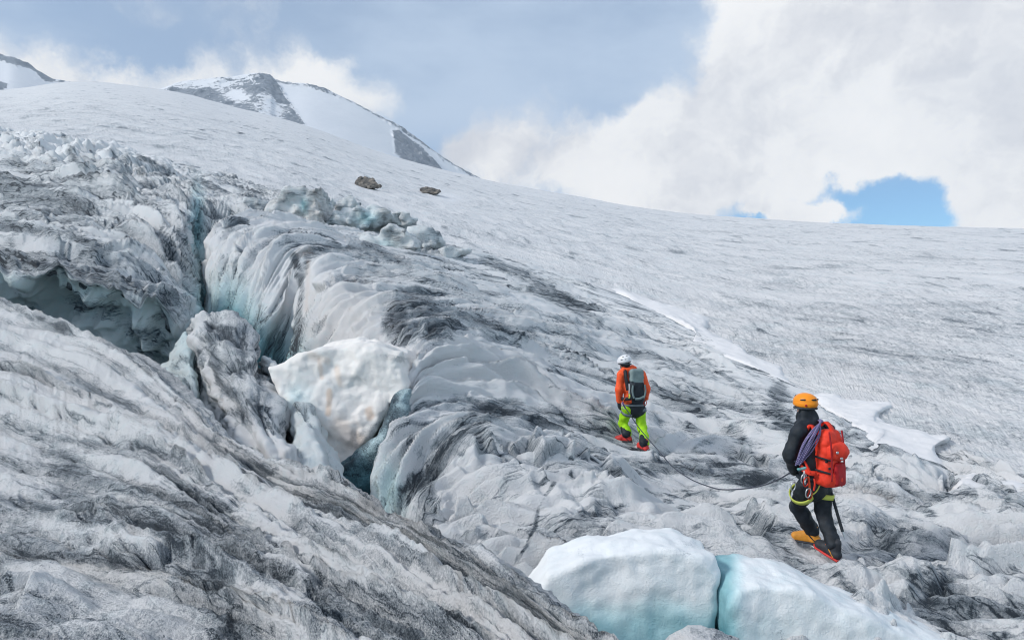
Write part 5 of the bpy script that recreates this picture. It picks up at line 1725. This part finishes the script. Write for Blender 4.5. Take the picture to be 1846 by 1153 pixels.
F.mesh('front_pocket', C_BLACK, pk)
for sg, m_ in ((-1, C_TEAL), (1, C_TEAL)):
    strap('side_strap', m_, pb, [pc + r * (0.115 * sg + 0.015) - f * 0.115 + up * 0.0, pc + r * (0.125 * sg + 0.015) - f * 0.12 - up * 0.12, pc + r * (0.095 * sg + 0.015) - f * 0.12 - up * 0.235], -f, 0.030, 0.008)
strap('bottom_strap', C_TEAL, pb, [pc - r * 0.06 - f * 0.115 - up * 0.245, pc + r * 0.03 - f * 0.125 - up * 0.24, pc + r * 0.12 - f * 0.11 - up * 0.20], -f, 0.040, 0.008)
strap('side_strap', C_YELLOW, pb, [pc - r * 0.150 - f * 0.07 - up * 0.16, pc - r * 0.150 - f * 0.085 - up * 0.20, pc - r * 0.155 - f * 0.08 - up * 0.235], -f - r, 0.026, 0.006)
strap('side_strap', C_WEBW, pb, [pc - r * 0.152 - f * 0.07 + up * 0.02, pc - r * 0.155 - f * 0.085 - up * 0.06, pc - r * 0.152 - f * 0.07 - up * 0.15], -f - r, 0.018, 0.005)
strap('shoulder_strap', C_BLACK, pk, [pc - r * 0.155 - f * 0.02 - up * 0.10, pc - r * 0.175 + f * 0.02 + up * 0.12, pc - r * 0.16 + f * 0.10 + up * 0.235, pc - r * 0.14 + f * 0.22 + up * 0.20], [-r - f, -r - f, up - r, up + f], 0.06, 0.012)
strap('shoulder_strap', C_BLACK, pk, [pc + r * 0.15 - f * 0.0 + up * 0.10, pc + r * 0.15 + f * 0.06 + up * 0.235, pc + r * 0.13 + f * 0.22 + up * 0.20], [r, up, up + f], 0.05, 0.012)
strap('hip_belt', C_BLACK, pk, [pc - r * 0.10 - f * 0.02 - up * 0.25, pc - r * 0.19 + f * 0.06 - up * 0.26, pc - r * 0.19 + f * 0.18 - up * 0.27], [-f, -r - f, -r], 0.06, 0.012)

# ---- rope between the two
rp = [(1122, 728, B.Y - 0.22), (1133, 743, B.Y - 0.28), (1150, 768, B.Y - 0.35), (1168, 790, B.Y - 0.5), (1190, 815, B.Y - 1.0), (1212, 840, B.Y - 1.7), (1245, 863, B.Y - 2.4), (1280, 877, B.Y - 2.95), (1305, 882, A.Y + 2.0),
      (1345, 880, A.Y + 1.4), (1380, 873, A.Y + 0.9), (1408, 861, A.Y + 0.45), (1428, 850, A.Y + 0.12), (1438, 852, A.Y + 0.18)]
def over_ice(u0, v0, Y0):
    m = ((S3.u - u0) ** 2 + (S3.v - v0) ** 2) < 90
    ymin = S3.G[..., 1][m].min() if m.any() else 99
    return (u0, v0, min(Y0, float(ymin) - 0.06))
rp = [q if i_ < 3 or i_ > 11 else over_ice(*q) for i_, q in enumerate(rp)]
V, Q = tube_geo(catmull([P(*q) for q in rp], 160), 0.0085, 8)
tag(grid_object('climbing_rope', V, Q, C_ROPE), 'dark climbing rope hanging in a sag between the two climbers', 'rope')

# ------------------------------------------------------------------ air: faint haze over the whole glacier
def haze():
    lo, hi = (-1500, -60, -60), (1100, 1800, 560)
    V = np.array([[x, y, z] for z in (lo[2], hi[2]) for y in (lo[1], hi[1]) for x in (lo[0], hi[0])], float)
    Q = np.array([[0, 2, 3, 1], [4, 5, 7, 6], [0, 1, 5, 4], [2, 6, 7, 3], [0, 4, 6, 2], [1, 3, 7, 5]])
    m = bpy.data.materials.new('haze_air')
    m.use_nodes = True
    nt = m.node_tree
    nt.nodes.clear()
    out = nt.nodes.new('ShaderNodeOutputMaterial')
    pv = nt.nodes.new('ShaderNodeVolumePrincipled')
    pv.inputs['Color'].default_value = (0.80, 0.88, 1.0, 1)
    pv.inputs['Density'].default_value = 0.00022
    nt.links.new(pv.outputs[0], out.inputs['Volume'])
    o = grid_object('haze', V, Q, m, smooth=False)
    return tag(o, kind='stuff')


haze()
